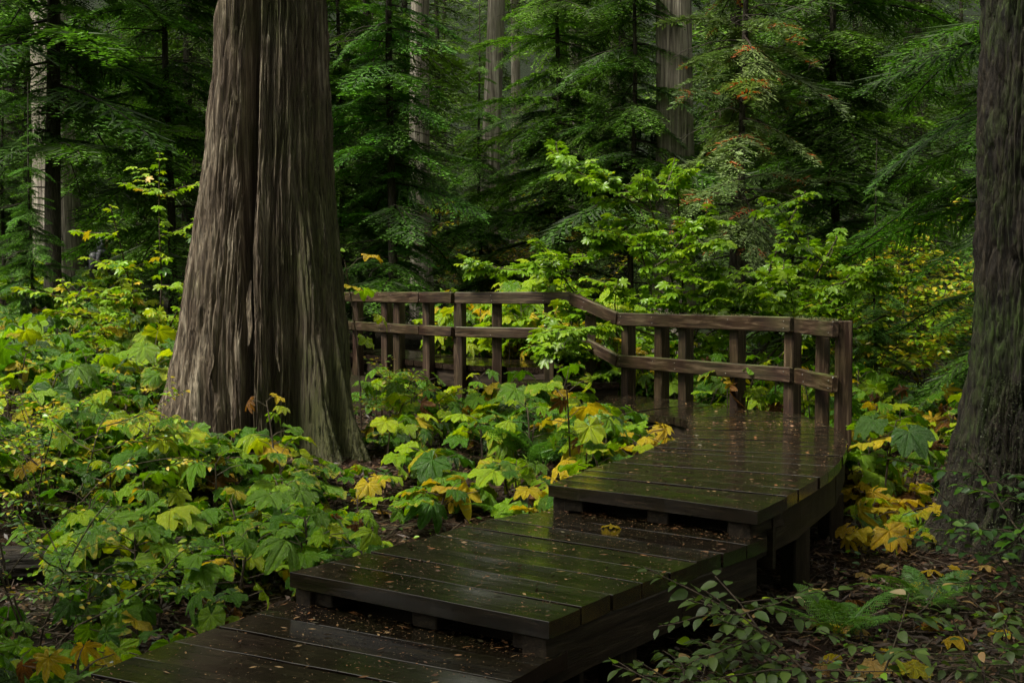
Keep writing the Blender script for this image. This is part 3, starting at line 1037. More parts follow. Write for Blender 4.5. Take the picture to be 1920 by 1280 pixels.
def tree(name, label, x, y, trunk, crown, s=1.0, rz=None, group=None, tint=1.0, dz=0.0):
    rz = random.uniform(0, 2 * PI) if rz is None else rz
    t = thing(name, label, 'tree', (x, y, gz(x, y) + dz), group, rz, s)
    if trunk:
        link('trunk', trunk, t)
    if crown:
        c = link('crown', crown, t)
        tt = tint if isinstance(tint, (tuple, list)) else (tint, tint, tint)
        c.color = (tt[0] * 1.1, tt[1], tt[2] * 0.75, 1)
    return t


# crowns of the two great trees, far above the frame
link('crown', CR['higher'], cedar, Matrix.Translation((0.3, 0, 2.0)) @ Matrix.Diagonal((0.55, 0.55, 0.95, 1)))
link('crown', CR['higher'], fir, Matrix.Rotation(1.3, 4, 'Z'))

# grey trunks one can tell apart, left to right
def grey(px, w, y, label, lean=0.0, hgt=27, crown='higher', seed=0, flare=0.3, mat='grey_bark', nth=40):
    x = (px - 960) / 2250 * y
    r = w / 2 / 2250 * y
    me = simple_trunk_mesh('grey_trunk', hgt, r, r * 0.35, M[mat], nth, 110, r * 0.06, flare, lean, seed, fu=7.0, fz=0.35)
    t = tree('cedar_tree', label, x, y, me, CR[crown] if crown else None, 1.0, 0.0, None, 1.0)
    for c in t.children:
        if c.name.startswith('crown'):
            c.matrix_basis = Matrix.Translation((lean * 14, 0, 0)) @ Matrix.Diagonal((0.5, 0.5, 1.0, 1))
    return t
grey(107, 88, 27.0, 'pale grey trunk behind a dark thin hemlock trunk at the left', seed=1)
grey(790, 44, 32.0, 'mossy grey trunk just behind the slim hemlock sapling right of the big cedar', seed=2)
grey(915, 40, 30.0, 'slightly leaning grey trunk in the middle of the far forest', lean=0.022, seed=3)
grey(965, 22, 44.0, 'thin pale far trunk beside the leaning grey trunk', seed=4)
grey(1078, 30, 37.0, 'thin grey far trunk behind the middle hemlock', seed=5, crown='high')
grey(1260, 82, 24.0, 'large pale grey cedar trunk rising behind the leafy maple shrub', seed=6, flare=0.4)
grey(1150, 20, 48.0, 'narrow brownish far trunk between the middle hemlock and the pale cedar', seed=7)
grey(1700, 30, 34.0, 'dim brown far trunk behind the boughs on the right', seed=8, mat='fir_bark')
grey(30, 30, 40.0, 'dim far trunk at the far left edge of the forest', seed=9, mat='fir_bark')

# understorey conifers one can tell apart
def px(p, y):
    return (p - 960) / 2250 * y
tree('hemlock_tree', 'dark hemlock with thin black trunk in front of the pale left trunk', px(104, 21), 21, TR['thick'], CR['hemH'], 1.1, 0.6, None, (0.75, 0.9, 0.95))
tree('hemlock_tree', 'hemlock whose dark boughs hang left of the big cedar', px(320, 23.5), 23.5, TR['thin2'], CR['hemB'], 1.2, 2.0, None, (0.8, 0.95, 0.9))
tree('hemlock_tree', 'hemlock with boughs showing close behind the right side of the big cedar', px(640, 24.5), 24.5, TR['thin2'], CR['hemB'], 1.0, 4.0, None, (0.95, 1.05, 1.0))
tree('hemlock_tree', 'slim dark-stemmed hemlock sapling above the far railing', px(736, 23.0), 23.0, TR['thin'], CR['hemC'], 1.15, 1.0, None, (0.75, 1.0, 1.0))
tree('hemlock_tree', 'middle hemlock with layered boughs between two grey trunks', px(1045, 25.5), 25.5, TR['thin'], CR['hemA'], 0.95, 3.3, None, (1.0, 1.1, 0.9))
tree('hemlock_tree', 'dark slim hemlock just left of the pale cedar trunk', px(1186, 24.0), 24.0, TR['thin'], CR['hemH'], 0.9, 5.0, None, (0.6, 0.7, 0.7))
tree('cedar_tree', 'young cedar with feathery drooping sprays and orange dead tips', px(1392, 21.0), 21.0, TR['thin2'], CR['young'], 1.15, 0.4, None, (1.0, 1.0, 1.05))
tree('hemlock_tree', 'hemlock with broad dark boughs reaching in front of the yellow bush on the right', px(1915, 15.5), 15.5, TR['thin'], CR['hemN'], 1.05, 2.6, None, (0.85, 1.05, 0.95))
tree('hemlock_tree', 'tall hemlock behind the young cedar on the right', px(1560, 24), 24, TR['thin'], CR['hemA'], 1.2, 1.4, None, (0.75, 0.85, 0.8))
tree('hemlock_tree', 'small dark hemlock low behind the end of the near railing', px(1640, 18.5), 18.5, TR['thin2'], CR['hemC'], 0.42, 2.2, None, (0.8, 0.95, 1.0))
tree('hemlock_tree', 'little hemlock low at the left edge above the broad leaves', px(60, 18.5), 18.5, TR['thin2'], CR['hemC'], 0.40, 3.2, None, (0.8, 1.0, 1.0))

tree('hemlock_tree', 'bushy young hemlock low at the left edge beside the pale trunk', px(10, 24), 24, TR['thin2'], CR['hemC'], 0.62, 1.2, None, (0.7, 0.9, 0.9))
tree('hemlock_tree', 'bushy young hemlock low between the pale trunk and the walker', px(150, 30), 30, TR['thin2'], CR['hemB'], 0.60, 4.2, None, (0.7, 0.9, 0.9))
tree('hemlock_tree', 'bushy young hemlock low behind the lime-leaved sapling', px(300, 29), 29, TR['thin2'], CR['hemB'], 0.62, 5.2, None, (0.8, 1.0, 0.9))
tree('hemlock_tree', 'young hemlock low behind the far railing where it meets the cedar', px(700, 27), 27, TR['thin2'], CR['hemC'], 0.7, 0.2, None, (0.7, 0.9, 0.9))
tree('hemlock_tree', 'young hemlock low behind the middle of the far railing', px(900, 27.5), 27.5, TR['thin2'], CR['hemC'], 0.75, 2.4, None, (0.8, 0.95, 0.8))
# the forest beyond, tree behind tree
k = 0
for row, (ylo, yhi, cnt) in enumerate([(28, 34, 8), (35, 43, 10), (44, 54, 13), (55, 66, 16), (68, 84, 22)]):
    for i in range(cnt):
        y = random.uniform(ylo, yhi)
        f = (i + random.uniform(0.1, 0.9)) / cnt
        x = (-0.62 + 1.24 * f) * y
        far_ = row >= 1
        tree('hemlock_tree', 'dark hemlock among the many that close off the far forest', x, y, TR['farT'], CR['farA' if (i + row) % 2 else 'farB'], random.uniform(0.7, 1.1) * (1.0 if row < 4 else 1.3), None, 'hemlocks of the far forest', random.uniform(0.5, 0.95))
MARKS = [(30, 'the dim left-edge trunk'), (107, 'the pale left trunk'), (520, 'the big cedar'), (790, 'the mossy grey trunk'), (915, 'the leaning grey trunk'), (1078, 'the thin grey trunk'), (1260, 'the pale cedar trunk'), (1700, 'the dim brown trunk'), (1880, 'the dark furrowed trunk')]
for o in [o for o in scene.objects if o.get('group') == 'hemlocks of the far forest']:
    u = 960 + 2250 * o.location.x / o.location.y
    m_ = min(MARKS, key=lambda t: abs(t[0] - u))
    dist = abs(m_[0] - u)
    o['label'] = 'far hemlock, %s behind and %s %s of %s' % ('deepest' if o.location.y > 67 else 'well' if o.location.y > 55 else 'far' if o.location.y > 44 else 'some way' if o.location.y > 35 else 'just', 'close' if dist < 60 else 'a little' if dist < 160 else 'well', 'left' if u < m_[0] else 'right', m_[1])
tree('hemlock_tree', 'tall unseen hemlock added on the near left to shade the foreground', -6.5, 2.6, TR['farT'], CR['high'], 1.0, None, 'unseen hemlocks added for shade', 1.0)  # two unseen trees added so their crowns darken the foreground
tree('hemlock_tree', 'tall unseen hemlock added left of the viewpoint to shade the foreground', -9.5, 0.8, TR['farT'], CR['high'], 1.0, None, 'unseen hemlocks added for shade', 1.0)
# unseen trees added beside and behind the viewpoint to block low sky light
for (x, y) in [(-9, -6), (10, 2), (8, -6), (-3, -10), (4, -11), (13, 12), (6.0, 2.5), (0.8, -3.5), (-14, -7), (-7, -15), (0.5, -17), (7, -16), (14, -9), (17, 1), (-16, 1), (-11, -12), (11, -14)]:
    tree('hemlock_tree', 'unseen hemlock added around the clearing to shade it', x, y, TR['farT'], CR['farA' if (int(x) % 2) else 'farB'], random.uniform(0.85, 1.05), None, 'unseen hemlocks added for shade', 1.0)


# ------------------------------------------------------------------ broad leaves
def palmate(seed, lobes=7, nphi=84, serr=0.055, droop=0.22, spread=140, sharp=0.55, rings=(0.25, 0.5, 0.75, 1.0), curl=0.05):
    rnd = np.random.default_rng(seed)
    cs = np.linspace(-spread, spread, lobes) + rnd.normal(0, 2, lobes)
    ln = 1 - 0.42 * (np.abs(cs) / spread)**1.6 + rnd.normal(0, 0.03, lobes)
    half = 158
    ph = np.linspace(-half, half, nphi)
    sp = 2 * spread / (lobes - 1)
    d = np.abs(ph[:, None] - cs[None]) / (sp * 0.5)
    rl = ln[None] * (1 - sharp * np.clip(d, 0, 1.4)**1.25)
    r = rl.max(1)
    r = np.maximum(r, 0.30)
    ser = np.abs(((ph / 3.9) % 1.0) - 0.5) * 2
    r = r * (1 - serr + serr * 2 * ser)
    near = d.min(1)
    a = np.radians(ph)
    V, C = [np.array([[0, 0, 0]])], [np.array([[1.0, 0, 0]])]
    for q in rings:
        rr = r * q
        x, y = rr * np.cos(a), rr * np.sin(a)
        z = -droop * rr**2 + 0.15 * rr * (np.clip(near, 0, 1) - 0.3) + curl * np.sin(a * 3 + seed) * rr**2 + 0.022 * rnd.normal(0, 1, len(rr)) * q + 0.03 * np.sin(near * 5 + q * 9) * q
        V.append(np.stack([x, y, z], -1))
        vein = np.clip(1 - near * (3.0 + 6 * q), 0, 1)
        C.append(np.stack([vein, np.full_like(vein, q), np.zeros_like(vein)], -1))
    V = np.concatenate(V) * 0.62
    C = np.concatenate(C)
    n = nphi
    j = np.arange(n - 1)
    F3 = np.stack([np.zeros(n - 1, int), 1 + j, 2 + j], -1)
    F4 = [np.stack([1 + k * n + j, 1 + (k + 1) * n + j, 2 + (k + 1) * n + j, 2 + k * n + j], -1) for k in range(len(rings) - 1)]
    return V, F3, (np.concatenate(F4) if F4 else np.zeros((0, 4), int)), C


LEAF = []
for q in range(12):
    V, F3, F4, C = palmate(100 + q, 7, 84, 0.07, [0.10, 0.25, 0.4, 0.6, 0.2, 0.75, 0.3, 0.15, 0.5, 0.9, 0.35, 0.2][q], 140, [0.24, 0.32, 0.28, 0.36, 0.22, 0.40, 0.30, 0.34, 0.26, 0.36, 0.3, 0.2][q], curl=[0.10, 0.16, -0.14, 0.2, 0.08, 0.25, -0.2, 0.12, -0.1, 0.18, 0.24, -0.16][q])
    LEAF.append(make_mesh('broad_leaf', V, [F3, F4], M['leaf'], C, smooth=True))
WILT = []
for q in range(3):
    V, F3, F4, C = palmate(150 + q, 7, 84, 0.06, [0.9, 1.2, 0.7][q], 140, 0.6, curl=[0.25, -0.3, 0.35][q])
    WILT.append(make_mesh('wilted_leaf', V, [F3, F4], M['leaf'], C, smooth=True))

GREEN = [(0.048, 0.145, 0.004), (0.063, 0.172, 0.004), (0.088, 0.212, 0.005), (0.038, 0.125, 0.006), (0.078, 0.180, 0.005)]
LIME = [(0.155, 0.295, 0.005), (0.200, 0.330, 0.005), (0.260, 0.360, 0.006), (0.135, 0.275, 0.006)]
YELL = [(0.38, 0.32, 0.012), (0.44, 0.35, 0.014), (0.31, 0.30, 0.012), (0.40, 0.29, 0.015)]
DARK = [(0.030, 0.085, 0.016), (0.038, 0.100, 0.014), (0.028, 0.070, 0.018)]
BROWN = [(0.16, 0.075, 0.018), (0.11, 0.05, 0.018)]
PALE = [(0.42, 0.30, 0.11), (0.34, 0.22, 0.09), (0.45, 0.36, 0.2)]


def pick(weights):
    """weights: list of (palette, weight)"""
    t = random.random() * sum(w for _, w in weights)
    for p, w in weights:
        t -= w
        if t <= 0:
            return random.choice(p)
    return random.choice(weights[-1][0])


LEAFCOUNT = [0]


def leaf_matrix(p, az, pitch, roll, s):
    return Matrix.Translation(p) @ Matrix.Rotation(az, 4, 'Z') @ Matrix.Rotation(pitch, 4, 'Y') @ Matrix.Rotation(roll, 4, 'X') @ Matrix.Scale(s, 4)


def broad_plant(name, label, group, x, y, h, nleaf, size, pal, wilt=0.05, nstem=1, face=None, tilt=(0.05, 0.5), z=None):
    z0 = gz(x, y) - 0.02 if z is None else z
    root = thing(name, label, 'plant', (x, y, z0), group)
    acc = Acc()
    for s in range(nstem):
        lean = random.uniform(0.0, 0.28) * h
        la = random.uniform(0, 2 * PI)
        hh = h * (1 if s == 0 else random.uniform(0.6, 0.9))
        ox, oy = (0.0, 0.0) if s == 0 else (random.uniform(-0.22, 0.22), random.uniform(-0.22, 0.22))
        pts = [(ox + lean * math.cos(la) * t * t, oy + lean * math.sin(la) * t * t, hh * t) for t in np.linspace(0, 1, 6)]
        V, F = tube(pts, np.linspace(0.012, 0.006, 6), 5)
        acc.add(V, F)
        pts = np.array(pts)
        az = random.uniform(0, 2 * PI)
        n = max(3, nleaf // nstem)
        for i in range(n):
            az += 2.399 + random.uniform(-0.3, 0.3)
            t = 1 - 0.55 * ((i + random.random() * 0.6) / n)**1.2
            p = np.array([np.interp(t, np.linspace(0, 1, 6), pts[:, q]) for q in range(3)])
            pl = random.uniform(0.12, 0.30) * (0.7 + 0.6 * i / n) * min(1.2, size / 0.26)
            rise = random.uniform(0.15, 0.75) * (1 - 0.6 * i / n)
            e = p + np.array([math.cos(az) * pl, math.sin(az) * pl, pl * rise])
            m = p + np.array([math.cos(az) * pl * 0.5, math.sin(az) * pl * 0.5, pl * rise * 0.75])
            V, F = tube([p, m, e], [0.004, 0.0035, 0.003], 4)
            acc.add(V, F)
            sz = size * random.uniform(0.55, 1.22)
            w = random.random() < wilt
            pitch = random.uniform(tilt[0] - 0.2, tilt[1] + 0.25) if not w else random.uniform(0.9, 1.5)
            me = random.choice(WILT) if w else random.choice(LEAF)
            o = link('leaf', me, root, leaf_matrix(tuple(e), az + random.uniform(-0.4, 0.4), pitch, random.uniform(-0.45, 0.45), sz))
            c = pick(pal) if not w else pick([(YELL, 0.5), (BROWN, 0.35), (LIME, 0.15)])
            v = random.uniform(0.85, 1.15)
            o.color = (c[0] * v, c[1] * v, c[2] * v, 1)
            LEAFCOUNT[0] += 1
    link('stem', acc.mesh('stem', M['twig']), root)
    return root


NUM = ['no', 'one', 'two', 'three', 'four', 'five', 'six', 'seven', 'eight', 'nine', 'ten', 'eleven', 'twelve', 'thirteen']


def colour_words(root):
    cnt = {}
    for o in root.children:
        if not o.name.startswith('leaf'):
            continue
        r, g, b = o.color[0], o.color[1], o.color[2]
        w = 'brown' if r < 0.21 and r > 1.5 * g else 'yellow' if r > g * 0.98 else 'lime' if r > 0.47 * g and g > 0.15 else 'green'
        cnt[w] = cnt.get(w, 0) + 1
    top = sorted(cnt.items(), key=lambda t: -t[1])[:2]
    return ' and '.join(NUM[min(13, n)] + ' ' + w for w, n in top) + (' leaves' if sum(n for _, n in top) > 1 else ' leaf')


def inside(poly, x, y):
    c = False
    n = len(poly)
    for i in range(n):
        x1, y1 = poly[i]
        x2, y2 = poly[(i + 1) % n]
        if (y1 > y) != (y2 > y) and x < (x2 - x1) * (y - y1) / (y2 - y1) + x1:
            c = not c
    return c


DECKS = [A_left + A_right[::-1], B_left + B_right[::-1], C_left + C_right[::-1], C2_left + C2_right[::-1],
         [(0.30, 15.45), (-0.05, 16.4), (1.0, 16.6), (1.42, 15.72)], Dn + Df[::-1]]


def free(x, y, mrg=0.12):
    for d in DECKS:
        for ax, ay in ((0, 0), (mrg, 0), (-mrg, 0), (0, mrg), (0, -mrg)):
            if inside(d, x + ax, y + ay):
                return False
    if math.hypot(x - CX, y - CY) < 1.25 or math.hypot(x - TX, y - TY) < 0.95:
        return False
    return True


def fill(n, ylo, yhi, ulo, uhi, hlo, hhi, nl, size, pal, label, group, wilt=0.05, name='broad_leaved_plant', cond=None, tilt=(0.05, 0.5), nstem=2, mind=0.34):
    done, placed, tries = 0, [], 0
    while done < n and tries < n * 40:
        tries += 1
        y = math.sqrt(random.uniform(ylo**2, yhi**2))
        x = random.uniform(ulo, uhi) * y
        if not free(x, y, 0.15) or (cond and not cond(x, y)):
            continue
        if any((x - a)**2 + (y - b)**2 < mind**2 for a, b in placed):
            continue
        placed.append((x, y))
        hh = random.uniform(hlo, hhi)
        rt = broad_plant(name, label, group, x, y, hh, random.randint(*nl), random.uniform(*size), pal, wilt, nstem, tilt=tilt)
        f = (x / y - ulo) / (uhi - ulo)
        q = (y - ylo) / (yhi - ylo)
        ht = 'low' if hh < hlo + (hhi - hlo) * 0.33 else 'tall' if hh > hlo + (hhi - hlo) * 0.67 else 'middling'
        rt['label'] = '%s plant with %s, %s %s' % (ht, colour_words(rt), ('front' if q < 0.36 else 'back' if q > 0.7 else 'mid') + (' left' if f < 0.33 else ' right' if f > 0.67 else ' centre'), label)
        done += 1


fill(84, 9.0, 19.5, -0.46, -0.255, 0.45, 0.95, (13, 16), (0.25, 0.36), [(GREEN, 0.50), (LIME, 0.36), (YELL, 0.04), (DARK, 0.06)], 'on the left slope', 'broad-leaved plants on the left slope', 0.02)
fill(14, 19.5, 26.0, -0.44, -0.265, 0.7, 1.2, (12, 14), (0.32, 0.42), [(GREEN, 0.6), (LIME, 0.4)], 'above the left slope', 'broad-leaved plants above the left slope', 0.0)
fill(34, 7.5, 10.9, -0.37, -0.12, 0.30, 0.62, (12, 15), (0.23, 0.34), [(GREEN, 0.58), (LIME, 0.24), (YELL, 0.05), (DARK, 0.05)], 'before the big cedar', 'broad-leaved plants before the cedar', 0.03, cond=lambda x, y: not (-0.185 < x / y < -0.105 and y > 8.6))
fill(11, 5.5, 7.4, -0.45, -0.22, 0.14, 0.36, (8, 10), (0.18, 0.26), [(GREEN, 0.6), (LIME, 0.2), (YELL, 0.05), (DARK, 0.15)], 'beside the lowest platform', 'broad-leaved plants left of the front platforms', 0.07, tilt=(0.2, 0.9))
fill(34, 9.2, 15.6, -0.115, 0.085, 0.28, 0.72, (12, 14), (0.24, 0.34), [(GREEN, 0.48), (LIME, 0.30), (YELL, 0.08), (DARK, 0.05)], 'inside the bend', 'broad-leaved plants inside the bend', 0.05)
fill(60, 18.0, 21.6, -0.14, 0.10, 1.0, 1.75, (14, 17), (0.30, 0.42), [(LIME, 0.62), (GREEN, 0.20), (YELL, 0.10)], 'behind the far railing', 'broad-leaved plants behind the far railing', 0.04, cond=lambda x, y: y > np.interp(x, [p[0] for p in Df[::-1]], [p[1] for p in Df[::-1]]))
fill(44, 13.6, 19.0, 0.085, 0.29, 0.65, 1.25, (13, 16), (0.26, 0.36), [(LIME, 0.42), (GREEN, 0.44), (YELL, 0.07)], 'behind the near railing', 'broad-leaved plants behind the near railing', 0.06)
fill(24, 10.8, 18.0, 0.285, 0.40, 0.40, 1.0, (12, 14), (0.26, 0.38), [(GREEN, 0.52), (LIME, 0.3), (YELL, 0.06), (DARK, 0.08)], 'left of the dark trunk', 'broad-leaved plants on the right', 0.06)
# wilted yellow plants by the trunk on the right
fill(10, 9.2, 11.6, 0.275, 0.335, 0.12, 0.30, (4, 6), (0.22, 0.30), [(YELL, 0.8), (LIME, 0.2)], 'right of the curving platform', 'yellow plants by the curving platform', 0.35)
# plants that crowd the inner edge of the curving platform
for i, (x, y, h, pal_) in enumerate([(-0.12, 8.62, 0.30, 0), (0.22, 8.95, 0.30, 0), (0.42, 9.45, 0.34, 0), (0.62, 9.75, 0.36, 1), (0.85, 10.05, 0.36, 0), (0.98, 10.55, 0.40, 1), (1.18, 11.0, 0.42, 0), (1.30, 11.55, 0.44, 1), (1.42, 12.15, 0.42, 1), (1.15, 12.55, 0.40, 0), (0.85, 12.9, 0.42, 1), (0.55, 13.6, 0.45, 0), (0.15, 9.55, 0.4, 1), (0.7, 11.3, 0.45, 0), (0.8, 12.1, 0.45, 1)]):
    rt = broad_plant('broad_leaved_plant', '', 'broad-leaved plants along the curving platform', x, y, h, 9, 0.28, [(LIME, 0.5), (GREEN, 0.5)] if not pal_ else [(YELL, 0.45), (LIME, 0.4), (GREEN, 0.15)], 0.06, 2)
    rt['label'] = 'plant with %s, %s along the inner platform edge' % (colour_words(rt), ['first', 'second', 'third', 'fourth', 'fifth', 'sixth', 'seventh', 'eighth', 'ninth', 'tenth', 'eleventh', 'twelfth', 'off and low', 'off and midway', 'off and far'][i])
fill(9, 8.7, 10.8, -0.175, -0.105, 0.12, 0.26, (6, 8), (0.20, 0.28), [(GREEN, 0.6), (LIME, 0.25), (YELL, 0.15)], 'by the cedar root', 'low plants by the cedar root', 0.08)
# single plants
broad_plant('broad_leaved_plant', 'tall plant on the slope top hiding the legs of the walker', None, px(196, 21.5), 21.5, 1.25, 12, 0.40, [(LIME, 0.6), (GREEN, 0.4)], 0.0, 2)
broad_plant('broad_leaved_plant', 'tall plant on the slope top just left of the walker', None, px(165, 20.5), 20.5, 1.05, 11, 0.40, [(LIME, 0.5), (GREEN, 0.5)], 0.0, 2)
broad_plant('broad_leaved_plant', 'tall plant on the slope top just right of the walker', None, px(225, 20.8), 20.8, 1.2, 11, 0.40, [(LIME, 0.7), (GREEN, 0.3)], 0.0, 2)
broad_plant('broad_leaved_plant', 'yellow wilting plant with hanging brown leaves before the sloping rail', None, 0.52, 10.6, 1.06, 8, 0.30, [(LIME, 0.65), (YELL, 0.35)], 0.35)
broad_plant('broad_leaved_plant', 'tall bright plant close beside the right flank of the big cedar', None, -1.70, 13.5, 1.95, 9, 0.34, [(LIME, 0.8), (YELL, 0.2)], 0.0)
broad_plant('broad_leaved_plant', 'tall lime plant rising above the middle of the far railing', None, 0.35, 19.8, 1.75, 12, 0.44, [(LIME, 0.9), (YELL, 0.1)], 0.02)
broad_plant('broad_leaved_plant', 'yellow plant with a brown top leaf above the end of the far railing', None, 0.75, 18.8, 1.45, 10, 0.42, [(YELL, 0.6), (LIME, 0.4)], 0.25)
broad_plant('broad_leaved_plant', 'single large-leaved green plant beneath the cedar roots', None, -1.45, 8.75, 0.42, 5, 0.40, [(GREEN, 1.0)], 0.0)
broad_plant('broad_leaved_plant', 'yellow-green plant standing against the cedar trunk', None, -2.1, 10.6, 0.82, 6, 0.27, [(LIME, 0.6), (YELL, 0.4)], 0.1)


# ------------------------------------------------------------------ small-leaved shrubs
def small_leaf_template(kind, seed=0):
    if kind == 'maple':
        V, F3, F4, C = palmate(seed + 300, 7, 36, 0.05, 0.25, 130, 0.42, rings=(1.0,), curl=0.08)
        return V, F3
    # pointed oval, folded along the midrib
    n = 7
    xs = np.linspace(0, 1, n)
    w = 0.28 * np.sin(PI * xs**0.8)**0.85
    V = []
    for x, ww in zip(xs, w):
        z = -0.22 * x * x
        V += [(x, -ww, z + 0.25 * ww), (x, 0, z), (x, ww, z + 0.25 * ww)]
    V = np.array(V)
    F = []
    for i in range(n - 1):
        a = i * 3
        F += [(a, a + 3, a + 4, ), (a, a + 4, a + 1), (a + 1, a + 4, a + 5), (a + 1, a + 5, a + 2)]
    return V, np.array(F)


MAPLE = [small_leaf_template('maple', q) for q in range(3)]
OVAL = [small_leaf_template('oval')]
OBJ_LEAF = {id(MAPLE): [make_mesh('maple_leaf', v, f, M['small_leaf'], smooth=True) for v, f in MAPLE],
            id(OVAL): [make_mesh('oval_leaf', v, f, M['small_leaf'], smooth=True) for v, f in OVAL]}


def grow(p, d, ln, r, depth, out, tips, wander=0.25, up=0.05, kids=(3, 5), split=0.65, flat=0.5, kl=(0.45, 0.75)):
    n = 6
    pts = [np.array(p, float)]
    d = np.array(d, float)
    d /= np.linalg.norm(d)
    for i in range(n):
        d = d + RNG.normal(0, wander / n**0.5, 3) + np.array([0, 0, up])
        d /= np.linalg.norm(d)
        pts.append(pts[-1] + d * ln / n)
    out.append((np.array(pts), r, r * 0.5))
    if depth == 0:
        tips.append(np.array(pts))
        return
    for k_ in range(random.randint(*kids)):
        t = random.uniform(0.25, 1.0)
        i = min(n, max(1, int(t * n)))
        a = random.uniform(0, 2 * PI)
        side = np.array([math.cos(a), math.sin(a), random.uniform(-0.2, 0.35)])
        nd = d * (1 - split) + side * split
        nd[2] *= flat if depth <= 1 else 1.0
        grow(pts[i], nd, ln * random.uniform(*kl), r * 0.6, depth - 1, out, tips, wander, up * 0.3, kids, split, flat, kl)
    tips.append(np.array(pts[n // 2:]))


def shrub(name, label, cat, x, y, stems, leafset, lsize, pal, nobj=0, group=None, z=None, per=7, depth=2, r=0.014, kids=(3, 5), up=0.05, crown='crown', trunkname='trunk', flat=0.5, leafup=0.35, wander=0.25, kl=(0.45, 0.75)):
    z0 = gz(x, y) if z is None else z
    root = thing(name, label, cat, (x, y, z0), group)
    out, tips = [], []
    for (d, ln) in stems:
        grow((RNG.normal(0, 0.05), RNG.normal(0, 0.05), -0.05), d, ln, r, depth, out, tips, kids=kids, up=up, flat=flat, wander=wander, kl=kl)
    acc = Acc()
    for pts, r0, r1 in out:
        V, F = tube(pts, np.linspace(r0, r1, len(pts)), 5)
        acc.add(V, F)
    link(trunkname, acc.mesh('branches', M['twig'], True), root)
    P, D, U, S, Cc = [], [], [], [], []
    for pts in tips:
        seglen = np.linalg.norm(np.diff(pts, axis=0), axis=1).sum()
        n = max(3, int(per * seglen / (lsize * 4) + 2))
        for i in range(n):
            t = (i + 0.7) / n
            q = t * (len(pts) - 1)
            j = min(len(pts) - 2, int(q))
            p = pts[j] + (pts[j + 1] - pts[j]) * (q - j)
            ax = pts[j + 1] - pts[j]
            ax = ax / (np.linalg.norm(ax) + 1e-9)
            side = np.cross(ax, [0, 0, 1.0]) * (1 if i % 2 else -1)
            if abs(ax[2]) > 0.8:
                ra = random.uniform(0, 2 * PI)
                side = np.array([math.cos(ra), math.sin(ra), 0.0])
                ax = ax * 0.2
            else:
                side = side / (np.linalg.norm(side) + 1e-9)
            dd = ax * random.uniform(0.2, 0.8) + side * random.uniform(0.6, 1.1) + np.array([0, 0, random.uniform(-0.5, 0.15)])
            P.append(p + dd * lsize * 0.25)
            D.append(dd)
            U.append(np.array([0, 0, 1.0]) + RNG.normal(0, leafup, 3))
            S.append(lsize * random.uniform(0.6, 1.2))
            v = random.uniform(0.8, 1.2)
            c = pick(pal)
            Cc.append((c[0] * v, c[1] * v, c[2] * v))
    P, D, U, S, Cc = [np.array(q) for q in (P, D, U, S, Cc)]
    R = frames(D, U)
    order = np.argsort(P[:, 1])          # those towards the path first
    nobj = min(nobj, len(P))
    meshes = OBJ_LEAF[id(leafset)]
    for i in order[:nobj]:
        mt = Matrix([[R[i][a][b] * S[i] for b in range(3)] + [P[i][a]] for a in range(3)] + [[0, 0, 0, 1]])
        o = link('leaf', meshes[i % len(meshes)], root, mt)
        o.color = (Cc[i][0], Cc[i][1], Cc[i][2], 1)
    rest = order[nobj:]
    if len(rest):
        acc = Acc()
        for q, (tV, tF) in enumerate(leafset):
            sel = rest[q::len(leafset)]
            if len(sel):
                V, F = merge_instances(tV, tF, R[sel], P[sel], S[sel])
                acc.add(V, F, np.repeat(Cc[sel], len(tV), 0))
        o = link(crown, acc.mesh('shrub_leaves', M['foliage'], True), root)
        if nobj:
            o['kind'] = 'stuff'
    return root


MG = [([(0.11, 0.23, 0.007), (0.13, 0.26, 0.007), (0.165, 0.285, 0.008)], 0.85), (LIME, 0.15)]
shrub('maple_shrub', 'bright green leafy maple shrub spreading behind the near railing', 'shrub', 2.75, 17.0,
      [((0.8, 0.0, 1.2), 3.0), ((-0.8, 0.1, 1.2), 3.0), ((0.2, -0.3, 1.5), 3.2), ((-0.25, 0.2, 1.5), 2.9), ((1.3, -0.2, 0.8), 2.6), ((-1.2, -0.2, 0.8), 2.6), ((0.5, 0.3, 1.4), 3.2), ((-0.6, -0.4, 1.0), 2.5), ((1.0, -0.4, 1.0), 2.6), ((1.5, 0.1, 0.55), 2.2), ((-1.5, 0.1, 0.5), 2.2)],
      MAPLE, 0.18, MG, 295, depth=2, kids=(5, 7), r=0.018, per=15, kl=(0.26, 0.46), up=0.015).scale = (1.2, 1.0, 1.2)
shrub('maple_sapling', 'slender lime-leaved sapling at the left side of the big cedar', 'shrub', -4.55, 14.8,
      [((0.1, 0.0, 1.0), 3.1), ((-0.25, 0.0, 1.0), 2.5), ((0.35, 0.1, 1.0), 2.6), ((-0.5, -0.1, 0.8), 1.9), ((0.3, -0.2, 0.9), 1.9)],
      MAPLE, 0.17, [(LIME, 0.78), (YELL, 0.10), (GREEN, 0.12)], 240, depth=1, kids=(9, 12), r=0.016, flat=0.35, kl=(0.18, 0.34), wander=0.12, up=0.02, per=9)
shrub('yellow_shrub', 'loose yellowing shrub far behind the boughs on the right', 'shrub', px(1740, 21), 21.0,
      [((random.uniform(-1, 1), random.uniform(-.5, .5), random.uniform(0.7, 1.4)), random.uniform(2.0, 3.0)) for _ in range(8)],
      OVAL, 0.12, [(YELL, 0.35), (LIME, 0.6), (GREEN, 0.05)], 0, depth=2, kids=(4, 6), per=9)
